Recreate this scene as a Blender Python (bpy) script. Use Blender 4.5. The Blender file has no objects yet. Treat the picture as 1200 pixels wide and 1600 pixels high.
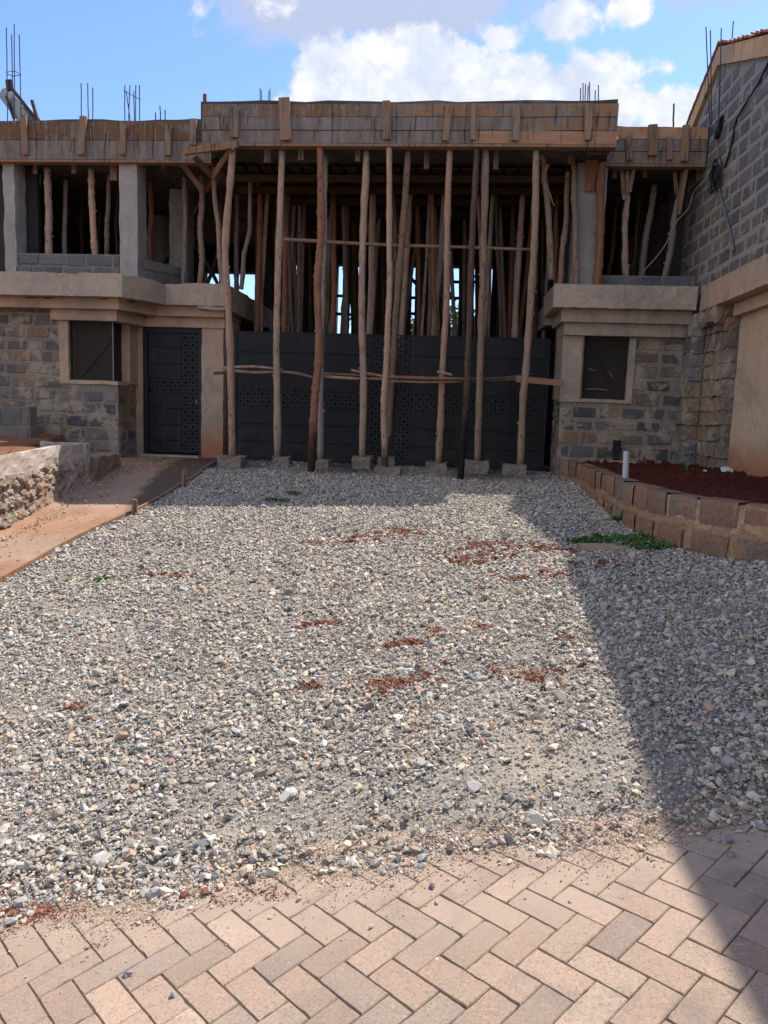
import bpy, bmesh, math, random
import numpy as np
from mathutils import Vector, Matrix, noise as mnoise

# ------------------------------------------------------------------ camera
CAM_Z = 1.7
F_PX, CX, CY = 1202.0, 600.0, 800.0
PITCH, YAW, ROLL = (math.radians(a) for a in (7.4, 4.9, 1.9))
SUN_DIR = Vector((2.33, 2.35, 5.33)).normalized()
SUN_STRENGTH, SKY_STRENGTH, EXPOSURE = 4.8, 0.15, 0.64

scene = bpy.context.scene
col = scene.collection
cp, sp, cy_, sy_ = math.cos(PITCH), math.sin(PITCH), math.cos(YAW), math.sin(YAW)
FWD = Vector((-sy_ * cp, cy_ * cp, -sp))
_r = Vector((cy_, sy_, 0.0)); _d = FWD.cross(_r)
RIGHT = _r * math.cos(ROLL) - _d * math.sin(ROLL)
DOWN = _r * math.sin(ROLL) + _d * math.cos(ROLL)
cam_data = bpy.data.cameras.new("camera")
cam_data.sensor_fit = 'VERTICAL'; cam_data.sensor_height = 24.0
cam_data.lens = 24.0 * F_PX / 1600.0
cam_data.clip_start = 0.05; cam_data.clip_end = 3000
cam = bpy.data.objects.new("camera", cam_data); col.objects.link(cam)
m = Matrix.Identity(4)
for i in range(3):
    m[i][0] = RIGHT[i]; m[i][1] = -DOWN[i]; m[i][2] = -FWD[i]
m[0][3], m[1][3], m[2][3] = 0, 0, CAM_Z
cam.matrix_world = m
scene.camera = cam
scene.view_settings.view_transform = 'Standard'
scene.view_settings.look = 'None'
scene.view_settings.exposure = EXPOSURE
scene.view_settings.gamma = 1.0
scene.view_settings.use_curve_mapping = False
scene.cycles.max_bounces = 6
scene.cycles.diffuse_bounces = 4
scene.cycles.transparent_max_bounces = 12


# the picture-to-place helpers: a direction of sight, cut by a plane of the place
def ray(px, py):
    return RIGHT * ((px - CX) / F_PX) + DOWN * ((py - CY) / F_PX) + FWD
def at(px, py, Y):
    v = ray(px, py); v = v * (Y / v.y); return Vector((v.x, v.y, v.z + CAM_Z))
def atx(px, py, X):
    v = ray(px, py); v = v * (X / v.x); return Vector((v.x, v.y, v.z + CAM_Z))
def atz(px, py, Z):
    v = ray(px, py); v = v * ((Z - CAM_Z) / v.z); return Vector((v.x, v.y, v.z + CAM_Z))

# ------------------------------------------------------------------ ground shape
PN = (-0.157, -0.010, 0.988); PH = 1.648
def zpave(x, y):
    x = np.clip(x, -5.6, 5.6)
    return CAM_Z - (PH + PN[0] * x + PN[1] * y) / PN[2]
def gz(x, y):
    x = np.asarray(x, float); y = np.asarray(y, float)
    t = np.clip((y - 2.7) / (10.8 - 2.7), 0, 1)
    near = zpave(x, np.minimum(y, 2.7))
    far = np.interp(y, [2.7, 9.6, 10.8, 12.8], [.0593, .66, .75, .8])
    mid = zpave(0 * x, 2.7 + 0 * y)
    return far + (near - mid) * (1 - t)
def gzf(x, y): return float(gz(x, y))
def ground(px, py, dz=0.0):
    v = ray(px, py); lo, hi = 0.5, 80.0
    for _ in range(60):
        q = (lo + hi) / 2; s = q / v.y
        if v.z * s + CAM_Z > gzf(v.x * s, q) + dz: lo = q
        else: hi = q
    s = lo / v.y
    return Vector((v.x * s, lo, v.z * s + CAM_Z))

# ------------------------------------------------------------------ world and sun
def new_node(nt, kind, **kw):
    n = nt.nodes.new(kind)
    for k, v in kw.items(): setattr(n, k, v)
    return n
class NT:
    """tiny node-graph writer"""
    def __init__(s, nt): s.nt = nt; s.l = nt.links
    def put(s, sock, v):
        if hasattr(v, 'is_output') or isinstance(v, bpy.types.NodeSocket): s.l.new(v, sock)
        elif isinstance(v, (tuple, list)) and len(v) == 3 and sock.type == 'RGBA': sock.default_value = (*v, 1)
        else: sock.default_value = v
    def math(s, op, a, b=0.0, c=0.0, clamp=False):
        n = new_node(s.nt, 'ShaderNodeMath', operation=op, use_clamp=clamp)
        s.put(n.inputs[0], a); s.put(n.inputs[1], b); s.put(n.inputs[2], c); return n.outputs[0]
    def mix(s, f, a, b, mode='MIX'):
        n = new_node(s.nt, 'ShaderNodeMix', data_type='RGBA', blend_type=mode)
        s.put(n.inputs[0], f); s.put(n.inputs[6], a); s.put(n.inputs[7], b); return n.outputs[2]
    def coord(s, which='Object', scale=(1, 1, 1)):
        n = new_node(s.nt, 'ShaderNodeTexCoord'); o = n.outputs[which]
        if tuple(scale) != (1, 1, 1):
            mp = new_node(s.nt, 'ShaderNodeMapping'); s.l.new(o, mp.inputs[0]); mp.inputs[3].default_value = scale; o = mp.outputs[0]
        return o
    def noise(s, vec, scale, detail=4.0, rough=.55, dist=0.0):
        n = new_node(s.nt, 'ShaderNodeTexNoise'); s.l.new(vec, n.inputs['Vector'])
        n.inputs['Scale'].default_value = scale; n.inputs['Detail'].default_value = detail
        n.inputs['Roughness'].default_value = rough; n.inputs['Distortion'].default_value = dist
        return n.outputs[0]
    def voro(s, vec, scale, feature='F1', out=0):
        n = new_node(s.nt, 'ShaderNodeTexVoronoi', feature=feature); s.l.new(vec, n.inputs['Vector'])
        n.inputs['Scale'].default_value = scale; return n.outputs[out]
    def step(s, v, lo, hi):
        n = new_node(s.nt, 'ShaderNodeMapRange', interpolation_type='SMOOTHSTEP'); s.put(n.inputs[0], v)
        n.inputs[1].default_value = lo; n.inputs[2].default_value = hi; return n.outputs[0]
    def bump(s, h, strength, dist=.01, normal=None):
        n = new_node(s.nt, 'ShaderNodeBump'); s.l.new(h, n.inputs['Height'])
        n.inputs['Strength'].default_value = strength; n.inputs['Distance'].default_value = dist
        if normal is not None: s.l.new(normal, n.inputs['Normal'])
        return n.outputs[0]
    def sep(s, v):
        n = new_node(s.nt, 'ShaderNodeSeparateXYZ'); s.l.new(v, n.inputs[0]); return n.outputs
    def attr(s, name):
        return new_node(s.nt, 'ShaderNodeAttribute', attribute_name=name).outputs['Color']
    def rnd(s):
        return new_node(s.nt, 'ShaderNodeObjectInfo').outputs['Random']

world = bpy.data.worlds.new("World"); scene.world = world; world.use_nodes = True
wn = world.node_tree; wn.nodes.clear(); W = NT(wn)
sky = new_node(wn, 'ShaderNodeTexSky', sky_type='NISHITA', sun_disc=False)
sky.sun_elevation = math.asin(SUN_DIR.z); sky.sun_rotation = math.atan2(SUN_DIR.x, SUN_DIR.y)
sky.air_density = 1.0; sky.dust_density = .6; sky.ozone_density = 2.0
dirs = W.sep(W.coord('Generated'))
yy = W.math('MAXIMUM', dirs[1], .08)
U_, V_ = W.math('DIVIDE', dirs[0], yy), W.math('DIVIDE', dirs[2], yy)
uvn = new_node(wn, 'ShaderNodeCombineXYZ'); W.put(uvn.inputs[0], U_); W.put(uvn.inputs[1], V_)
uv = uvn.outputs[0]
def blobs(lst):
    acc = None
    for (px, py, rx, ry, k) in lst:
        c = ray(px, py); u0, v0 = c.x / c.y, c.z / c.y
        a = W.math('MULTIPLY', W.math('SUBTRACT', U_, u0), F_PX / rx)
        b = W.math('MULTIPLY', W.math('SUBTRACT', V_, v0), F_PX / ry)
        d = W.math('SQRT', W.math('ADD', W.math('MULTIPLY', a, a), W.math('MULTIPLY', b, b)))
        f = W.math('MULTIPLY', W.math('SUBTRACT', 1.0, d), k)
        acc = f if acc is None else W.math('MAXIMUM', acc, f)
    return acc
n_big = W.noise(uv, 9.0, 9.0, .6, .3); n_fine = W.noise(uv, 26.0, 7.0, .62)
nz = W.math('ADD', W.math('MULTIPLY', W.math('SUBTRACT', n_big, .5), 1.9), W.math('MULTIPLY', W.math('SUBTRACT', n_fine, .5), 1.15))
white = blobs([(560, 120, 110, 85, 1.3), (660, 110, 150, 70, 1.4), (790, 135, 190, 62, 1.3), (930, 115, 90, 45, 1.0), (520, 165, 110, 55, 1.1),
               (780, 55, 62, 34, .8), (885, 35, 60, 42, .9), (985, 15, 48, 32, .8), (1065, 165, 95, 60, 1.2), (985, 160, 60, 40, 1.0),
               (1045, 108, 42, 32, .7), (320, 22, 40, 34, .55), (420, 5, 50, 25, .4), (575, 70, 70, 35, 1.0)])
grey = blobs([(560, -10, 240, 80, 1.3), (680, 22, 130, 55, 1.0), (760, 160, 260, 60, .9), (600, 150, 120, 70, .8), (900, -60, 260, 60, .7)])
wm = W.step(W.math('ADD', white, nz), .08, .52)
gm = W.step(W.math('ADD', grey, nz), -.35, .45)
skyc = W.mix(1.0, sky.outputs[0], (.74, .86, 1.10), 'MULTIPLY')
K = .60 / SKY_STRENGTH
c1 = W.mix(W.math('MULTIPLY', gm, .9), skyc, (.60 * K, .67 * K, .86 * K))
shade = W.math('MULTIPLY', W.step(n_fine, .25, .65), W.step(W.noise(uv, 7.0, 5.0, .6, .5), .36, .58))
cwhite = W.mix(shade, (.74 * K, .83 * K, 1.04 * K), (1.12 * K, 1.13 * K, 1.14 * K))
c2 = W.mix(W.math('MULTIPLY', wm, .96), c1, cwhite)
n_all = W.noise(W.coord('Generated', (1, 1, 1.8)), 2.4, 7.0, .6, .4)
behind = W.math('MULTIPLY', W.step(n_all, .44, .56), W.step(dirs[1], .30, -.05))  # unseen clouds behind the camera, added to fill the shaded facade
c2 = W.mix(W.math('MULTIPLY', behind, .95), c2, (1.40 * K, 1.36 * K, 1.30 * K))
bg = new_node(wn, 'ShaderNodeBackground'); W.put(bg.inputs[0], c2); bg.inputs[1].default_value = SKY_STRENGTH
wo = new_node(wn, 'ShaderNodeOutputWorld'); wn.links.new(bg.outputs[0], wo.inputs[0])

sun_data = bpy.data.lights.new("sun", 'SUN'); sun_data.energy = SUN_STRENGTH; sun_data.angle = math.radians(.53)
sun_data.color = (1.0, .93, .82)
sun = bpy.data.objects.new("sun", sun_data); col.objects.link(sun)
sun.rotation_euler = (-SUN_DIR).to_track_quat('-Z', 'Y').to_euler(); sun.location = (20, 20, 40)

# ------------------------------------------------------------------ materials
def material(name):
    mt = bpy.data.materials.new(name); mt.use_nodes = True
    nt = mt.node_tree; b = nt.nodes['Principled BSDF']
    return mt, NT(nt), b
def finish(N, b, base, rough=.85, normal=None, spec=.3, metal=0.0):
    N.put(b.inputs['Base Color'], base); N.put(b.inputs['Roughness'], rough)
    b.inputs['Specular IOR Level'].default_value = spec; b.inputs['Metallic'].default_value = metal
    if normal is not None: N.l.new(normal, b.inputs['Normal'])

def m_concrete(name, c1, c2, stain=(.1, .09, .085), streak=.5, bump=.5, splash=None):
    mt, N, b = material(name); o = N.coord()
    a = N.noise(o, 1.7, 6, .65); c = N.mix(N.step(a, .35, .65), c1, c2)
    f = N.noise(o, 22, 5, .7)
    c = N.mix(N.math('MULTIPLY', N.step(f, .45, .75), .35), c, tuple(x * .55 for x in c1))
    s = N.noise(N.coord('Object', (9, 9, .55)), 1.0, 5, .6)
    c = N.mix(N.math('MULTIPLY', N.step(s, .56, .75), streak), c, stain)
    g = N.noise(o, .9, 7, .68, .5); c = N.mix(N.math('MULTIPLY', N.step(g, .48, .62), .5), c, (.20, .19, .18))
    g2 = N.noise(o, 6.5, 8, .75, .4); c = N.mix(N.math('MULTIPLY', N.step(g2, .52, .72), .5), c, tuple(x * .5 for x in c1))
    w = N.noise(o, 4.3, 6, .7, .6)
    c = N.mix(N.math('MULTIPLY', N.step(w, .62, .7), .35), c, tuple(min(1, x * 1.5) for x in c2))
    if splash:                                                          # red mud splashed up from the ground
        zz = N.math('ADD', N.sep(o)[2], N.math('MULTIPLY', N.noise(o, 4, 5, .7), -.5))
        c = N.mix(N.math('MULTIPLY', N.step(zz, splash[1] * .5, splash[0] - .25), .85), c, (.36, .13, .06))
    pits = N.voro(o, 38); h = N.math('ADD', N.math('MULTIPLY', f, .8), N.math('MULTIPLY', N.step(pits, .05, .25), .35))
    h2 = N.noise(o, 5, 5, .6)
    nrm = N.bump(h2, bump, .03); nrm = N.bump(h, bump, .006, nrm)
    finish(N, b, c, .9, nrm, .2); return mt
M_LEDGE = m_concrete('plaster_tan_concrete', (.42, .285, .19), (.46, .34, .245), streak=.3)
M_LEDGE_GREY = m_concrete('weathered_concrete', (.36, .295, .24), (.43, .345, .27), streak=.4)
M_COLUMN = m_concrete('grey_concrete', (.29, .27, .25), (.36, .335, .31), streak=.3)
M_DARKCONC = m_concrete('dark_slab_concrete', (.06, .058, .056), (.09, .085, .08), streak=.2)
M_PLASTER = m_concrete('tan_wall_plaster', (.50, .355, .25), (.54, .40, .29), stain=(.24, .19, .15), streak=.3, bump=.3, splash=(.3, 1.1))
M_PILLAR = m_concrete('pillar_plaster', (.42, .30, .215), (.47, .36, .27), streak=.2, splash=(.15, 1.0))
M_STONEPAD = m_concrete('rough_pad_stone', (.20, .165, .135), (.27, .225, .185), streak=.1)

def m_masonry(name, mortar, smear, smear_lo=.5, brown=(.25, .15, .09), brown_amt=.5):
    """blocks carry their own colour in 'col'; mortar and plaster smears wander over them"""
    mt, N, b = material(name); o = N.coord(); c = N.attr('col')
    f = N.noise(o, 30, 6, .7); g = N.noise(o, 3.2, 6, .65, .5); k = N.noise(o, 1.3, 4, .6)
    c = N.mix(N.math('MULTIPLY', N.step(f, .35, .75), .55), c, (.05, .048, .05))
    c = N.mix(N.math('MULTIPLY', N.step(k, .5, .66), brown_amt), c, brown)
    c = N.mix(N.math('MULTIPLY', N.step(g, smear_lo, smear_lo + .1), .75), c, smear)
    holes = N.voro(o, 26)
    c = N.mix(N.math('MULTIPLY', N.step(holes, .16, .06), .7), c, (.02, .018, .018))
    h = N.math('ADD', f, N.math('MULTIPLY', N.step(holes, .05, .2), .5))
    nrm = N.bump(N.noise(o, 7, 6, .65), .7, .03); nrm = N.bump(h, .7, .008, nrm)
    finish(N, b, c, .92, nrm, .15); return mt
M_MASON = m_masonry('dressed_stone_masonry', (.24, .21, .18), (.35, .295, .235), .49, (.32, .19, .105), .55)
M_NBLOCK = m_masonry('neighbour_block_masonry', (.2, .18, .16), (.32, .285, .25), .54, (.26, .21, .165), .25)
M_CAP = m_concrete('lime_plaster_cap', (.40, .34, .29), (.46, .40, .35), stain=(.2, .15, .12), streak=.4)
M_RUBBLE = m_masonry('loose_rubble', (.2, .2, .2), (.36, .30, .25), .55, (.28, .16, .10), .4)
M_BLOCK = m_masonry('grey_block_masonry', (.27, .245, .22), (.25, .225, .20), .64, (.22, .17, .13), .3)
M_PLANTER = m_masonry('red_dusted_stone', (.34, .22, .14), (.30, .17, .10), .55, (.30, .13, .07), .55)

def m_wood(name, c1, c2, cement, amt, board=False):
    mt, N, b = material(name); o = N.coord()
    base = N.mix(N.noise(N.coord('Object', (2, 2, 22) if board else (24, 24, 1.6)), 1.5, 5, .6), c1, c2)
    at_ = N.attr('col'); ch = N.sep(at_)
    br = new_node(N.nt, 'ShaderNodeCombineColor'); [N.put(br.inputs[i], ch[0]) for i in range(3)]
    base = N.mix(.85, base, br.outputs[0] if board else at_, 'MULTIPLY')
    base = N.mix(N.step(N.noise(N.coord('Object', (1.2, 1.2, 45) if board else (45, 45, 1.5)), 2.0, 3, .6), .35, .7), base, N.mix(1.0, base, (.74, .70, .67), 'MULTIPLY'))
    drip = N.math('ADD', N.math('MULTIPLY', N.noise(N.coord('Object', (16, 16, 1.6)), 1.3, 5, .6), .55), N.math('MULTIPLY', N.noise(o, 1.1, 4, .6), .55))
    if board: drip = N.math('ADD', N.math('ADD', N.math('MULTIPLY', N.noise(N.coord('Object', (20, 20, 1.2)), 1.3, 5, .6), .5), N.math('MULTIPLY', N.noise(N.coord('Object', (1.6, 1.6, 3)), 1.4, 6, .7, .5), .6)), N.math('SUBTRACT', ch[1], .55))
    stk = N.noise(N.coord('Object', (7, 7, 1.2)), 1.2, 7, .72, .5)
    cem = N.mix(N.step(stk, .35, .65), tuple(x * .7 for x in cement), tuple(x * 1.25 for x in cement))
    c = N.mix(N.math('MULTIPLY', N.step(drip, .50, .58), amt), base, cem)
    if board: c = N.mix(N.math('MULTIPLY', N.step(N.noise(N.coord('Object', (26, 26, 1.0)), 1.0, 5, .65), .62, .7), .5), c, (.33, .30, .27))
    dk = N.noise(N.coord('Object', (22, 22, 2.0)), 1.0, 4, .6)
    c = N.mix(N.math('MULTIPLY', N.step(dk, .56, .64), .75), c, (.045, .036, .032))
    nrm = N.bump(N.noise(N.coord('Object', (3, 3, 40)), 2, 4, .6), .4, .004)
    finish(N, b, c, .88, nrm, .15); return mt
M_FORM = m_wood('cement_stained_boards', (.31, .185, .11), (.19, .11, .07), (.185, .17, .16), .85, True)
M_BATTEN = m_wood('raw_timber', (.33, .215, .14), (.22, .14, .092), (.20, .18, .165), .5)

def m_bark(name, c1, c2, dark):
    mt, N, b = material(name); o = N.coord()
    s = N.noise(N.coord('Object', (22, 22, 2.4)), 1.5, 6, .65, .4)
    c = N.mix(N.step(s, .35, .65), c1, c2)
    k = N.noise(o, 3.0, 4, .6); c = N.mix(N.math('MULTIPLY', N.step(k, .55, .7), .5), c, dark)
    kn = N.voro(N.coord('Object', (1, 1, .45)), 13); c = N.mix(N.math('MULTIPLY', N.step(kn, .2, .1), .8), c, (.03, .022, .018))
    sp_ = N.noise(N.coord('Object', (30, 30, 1.1)), 1.0, 5, .7); c = N.mix(N.math('MULTIPLY', N.step(sp_, .60, .66), .7), c, dark)
    cs = N.noise(o, 9, 5, .7); c = N.mix(N.math('MULTIPLY', N.step(cs, .66, .72), .5), c, (.36, .33, .30))
    v = N.math('MULTIPLY_ADD', N.rnd(), .5, .75)
    vv = new_node(N.nt, 'ShaderNodeCombineColor'); [N.put(vv.inputs[i], v) for i in range(3)]
    c = N.mix(1.0, c, vv.outputs[0], 'MULTIPLY'); c = N.mix(1.0, c, N.attr('col'), 'MULTIPLY')
    nrm = N.bump(s, .6, .008)
    finish(N, b, c, .85, nrm, .2); return mt
M_BARK = m_bark('pale_pole_bark', (.37, .265, .20), (.26, .18, .135), (.13, .09, .068))
M_BARK_RED = m_bark('red_pole_bark', (.27, .13, .08), (.19, .09, .058), (.08, .045, .035))
M_BARK_ORANGE = m_bark('orange_pole_bark', (.37, .245, .175), (.28, .18, .125), (.14, .09, .068))
M_BARK_DARK = m_bark('dark_pole_bark', (.13, .085, .065), (.08, .05, .04), (.03, .022, .02))  # darkest bark colour, on the inner poles and a few sticks
M_BARK_GREY = m_bark('grey_pole_bark', (.27, .22, .19), (.20, .16, .135), (.10, .085, .075))

def m_metal(name, holes=False):
    mt, N, b = material(name); o = N.coord()
    a = N.noise(o, 2.2, 6, .65, .3); s = N.noise(N.coord('Object', (14, 14, .9)), 1.2, 5, .65)
    c = N.mix(N.step(a, .4, .7), (.0025, .003, .0045), (.0065, .0075, .0105))
    c = N.mix(N.math('MULTIPLY', N.step(s, .54, .72), .45), c, (.045, .045, .05))
    z = N.sep(o)[2]
    dust = N.math('MULTIPLY', N.step(z, .75, .0), N.step(N.noise(o, 5, 5, .7), .3, .75))
    c = N.mix(N.math('MULTIPLY', dust, .4), c, (.06, .048, .04))
    r = N.math('MULTIPLY_ADD', a, .25, .36)
    finish(N, b, c, r, N.bump(N.noise(o, 3, 3, .5), .35, .04), .32)
    if holes:
        x, _, zz = N.sep(o)
        cell = .062
        def grid(ox, oz, rad, c_):
            fx = N.math('ABSOLUTE', N.math('SUBTRACT', N.math('FRACT', N.math('DIVIDE', N.math('ADD', x, 10 + ox), c_)), .5))
            fz = N.math('ABSOLUTE', N.math('SUBTRACT', N.math('FRACT', N.math('DIVIDE', N.math('ADD', zz, 10 + oz), c_)), .5))
            return N.math('LESS_THAN', N.math('ADD', fx, fz), rad)
        hm = N.math('MAXIMUM', grid(0, 0, .20, cell * 2), N.math('MAXIMUM', grid(cell, 0, .09, cell * 2), N.math('MAXIMUM', grid(0, cell, .09, cell * 2), grid(cell, cell, .16, cell * 2))))
        tr = new_node(N.nt, 'ShaderNodeBsdfTransparent'); ms = new_node(N.nt, 'ShaderNodeMixShader')
        N.put(ms.inputs[0], hm); N.l.new(b.outputs[0], ms.inputs[1]); N.l.new(tr.outputs[0], ms.inputs[2])
        N.l.new(ms.outputs[0], N.nt.nodes['Material Output'].inputs[0])
    return mt
M_METAL = m_metal('black_sheet_metal'); M_PERF = m_metal('perforated_black_metal', True)

def m_plain(name, c, rough=.7, spec=.3, metal=0.0, var=.3, scale=12):
    mt, N, b = material(name); o = N.coord(); n = N.noise(o, scale, 5, .6)
    cc = N.mix(n, tuple(x * (1 - var) for x in c), tuple(min(1, x * (1 + var)) for x in c))
    finish(N, b, cc, rough, N.bump(n, .2, .004), spec, metal); return mt
M_REBAR = m_plain('rusty_steel_bar', (.055, .04, .04), .7, .4, .2)
M_PVC = m_plain('white_pvc', (.42, .44, .47), .4, .4, 0, .06)
M_GREEN = m_plain('green_hose_plastic', (.05, .22, .12), .45)
M_CABLE = m_plain('black_cable_sheath', (.012, .013, .016), .5)
M_WIRE = m_plain('pale_wire', (.23, .22, .21), .6)
M_ZINC = m_plain('dull_zinc_sheet', (.20, .22, .25), .45, .5, .4)
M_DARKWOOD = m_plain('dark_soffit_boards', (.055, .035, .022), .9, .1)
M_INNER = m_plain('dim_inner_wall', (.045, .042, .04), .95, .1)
M_TILE = m_plain('red_roof_tile', (.30, .14, .105), .8)
M_PAPER = m_plain('litter_paper', (.55, .55, .55), .7, .2, 0, .15)
M_BLUE = m_plain('blue_litter', (.25, .42, .60), .5)
M_VERGE = m_concrete('stained_verge_board', (.52, .29, .14), (.56, .36, .20), stain=(.07, .05, .035), streak=.9)

M_WOODCHIP = m_plain('dry_bark_chip', (.30, .21, .14), .85)
M_SPLIT = m_plain('split_log_wood', (.26, .145, .085), .8, .2, 0, .35, 6)
M_CONDUIT = m_plain('grey_conduit', (.12, .13, .145), .5)
def m_soil(name, c1, c2, scale=9):
    mt, N, b = material(name); o = N.coord(); n = N.noise(o, scale, 8, .7); l = N.noise(o, .8, 4, .6)
    c = N.mix(N.step(n, .3, .7), c1, c2); c = N.mix(N.math('MULTIPLY', N.step(l, .4, .65), .5), c, tuple(x * .7 for x in c2))
    h = N.math('ADD', n, N.noise(o, scale * 6, 5, .7))
    finish(N, b, c, .95, N.bump(h, .9, .03), .1); return mt
M_SOIL = m_soil('red_earth', (.16, .045, .026), (.06, .02, .013), 22)
M_SOILBED = m_soil('dusty_earth_bed', (.30, .14, .085), (.22, .10, .06))
M_EARTH = m_soil('open_red_ground', (.22, .12, .075), (.16, .085, .055), 3)
def m_path():
    mt, N, b = material('red_dusted_screed'); o = N.coord()
    n = N.noise(o, 2.0, 8, .65, .4); f = N.noise(o, 60, 5, .7); l = N.noise(o, .7, 4, .6)
    c = N.mix(N.step(n, .35, .65), (.32, .195, .135), (.26, .15, .095))
    c = N.mix(N.math('MULTIPLY', N.step(l, .5, .6), .45), c, (.33, .27, .22))
    c = N.mix(N.math('MULTIPLY', N.step(f, .55, .75), .5), c, (.17, .10, .07))
    s = N.noise(N.coord('Object', (1, 6, 1)), 3.0, 6, .7); c = N.mix(N.math('MULTIPLY', N.step(s, .62, .7), .5), c, (.19, .07, .04))
    c = N.mix(N.math('MULTIPLY', new_node(N.nt, 'ShaderNodeAttribute', attribute_name='darkened').outputs['Fac'], .88), c, (.075, .055, .045))  # mixes in a darker tone where the path mask says so
    finish(N, b, c, .92, N.bump(N.math('ADD', n, N.math('MULTIPLY', f, .25)), .6, .02), .15); return mt
M_PATH = m_path()
M_DARK_SCREED = m_soil('dark_screed', (.15, .10, .075), (.10, .07, .055), 5)  # darker tone of the path screed
def m_stone():
    mt, N, b = material('crushed_stone'); c = N.attr('col'); o = N.coord(); n = N.noise(o, 90, 4, .7)
    c = N.mix(N.math('MULTIPLY', n, .5), c, N.mix(1.0, c, (.5, .5, .5), 'MULTIPLY'))
    finish(N, b, c, .8, N.bump(n, .3, .003), .3); return mt
M_STONE = m_stone()
def m_gravelbase():
    mt, N, b = material('gravel_fines'); o = N.coord(); v = N.voro(o, 55, 'F1', 1); d = N.voro(o, 55); n = N.noise(o, 2, 5, .6)
    c = N.mix(N.math('MULTIPLY', N.sep(v)[0], .8), (.33, .295, .255), (.13, .125, .12))
    c = N.mix(N.step(n, .45, .7), c, (.34, .29, .235))
    finish(N, b, c, .95, N.bump(N.math('ADD', d, N.noise(o, 150, 3, .6)), .8, .012), .1); return mt
M_GBASE = m_gravelbase()
def m_paver():
    mt, N, b = material('pink_concrete_paver'); o = N.coord(); c = N.attr('col')
    sp1 = N.noise(o, 120, 4, .75); bl = N.noise(o, 7, 6, .65); big = N.noise(o, 1.3, 5, .6)
    c = N.mix(N.math('MULTIPLY', N.step(bl, .45, .7), .38), c, (.20, .165, .145))
    c = N.mix(N.math('MULTIPLY', N.step(sp1, .52, .66), .75), c, (.14, .105, .085))
    c = N.mix(N.math('MULTIPLY', N.step(sp1, .42, .34), .35), c, (.58, .49, .43))
    st = N.noise(o, 2.1, 5, .6, .5); c = N.mix(N.math('MULTIPLY', N.step(st, .52, .66), .6), c, (.17, .14, .118))
    c = N.mix(N.math('MULTIPLY', N.step(N.noise(o, 55, 5, .75), .5, .68), .45), c, (.20, .15, .12))
    y = N.sep(o)[1]
    dust = N.math('MULTIPLY', N.step(y, 2.05, 2.5), N.step(N.noise(o, 3.6, 6, .7, .4), .30, .55))
    c = N.mix(N.math('MULTIPLY', dust, .85), c, (.34, .26, .205))
    red = N.math('MULTIPLY', N.step(y, 1.9, 2.5), N.step(N.noise(o, 2.3, 7, .72, .3), .60, .70))
    x = N.sep(o)[0]; red = N.math('MULTIPLY', red, N.step(x, .4, -.6))
    c = N.mix(N.math('MULTIPLY', red, .8), c, (.20, .075, .045))
    scr = N.noise(N.coord('Object', (2, 12, 2)), 2.2, 5, .7, .8); c = N.mix(N.math('MULTIPLY', N.step(scr, .66, .72), .3), c, (.55, .48, .43))
    nrm = N.bump(sp1, .45, .003); nrm = N.bump(bl, .3, .006, nrm)
    finish(N, b, c, .88, nrm, .2); return mt
M_PAVER = m_paver()
M_JOINT = m_soil('joint_sand', (.22, .165, .122), (.13, .095, .07), 60)
def m_leaf(name, c1, c2):
    mt, N, b = material(name); c = N.mix(N.noise(N.coord(), 1.5, 4, .6), c1, c2); finish(N, b, c, .6, None, .3)
    return mt
M_LEAF = m_leaf('tree_leaf', (.035, .065, .02), (.09, .12, .035)); M_WEED = m_leaf('weed_leaf', (.035, .09, .02), (.06, .14, .03))
M_TRUNK = M_BARK_GREY

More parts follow.
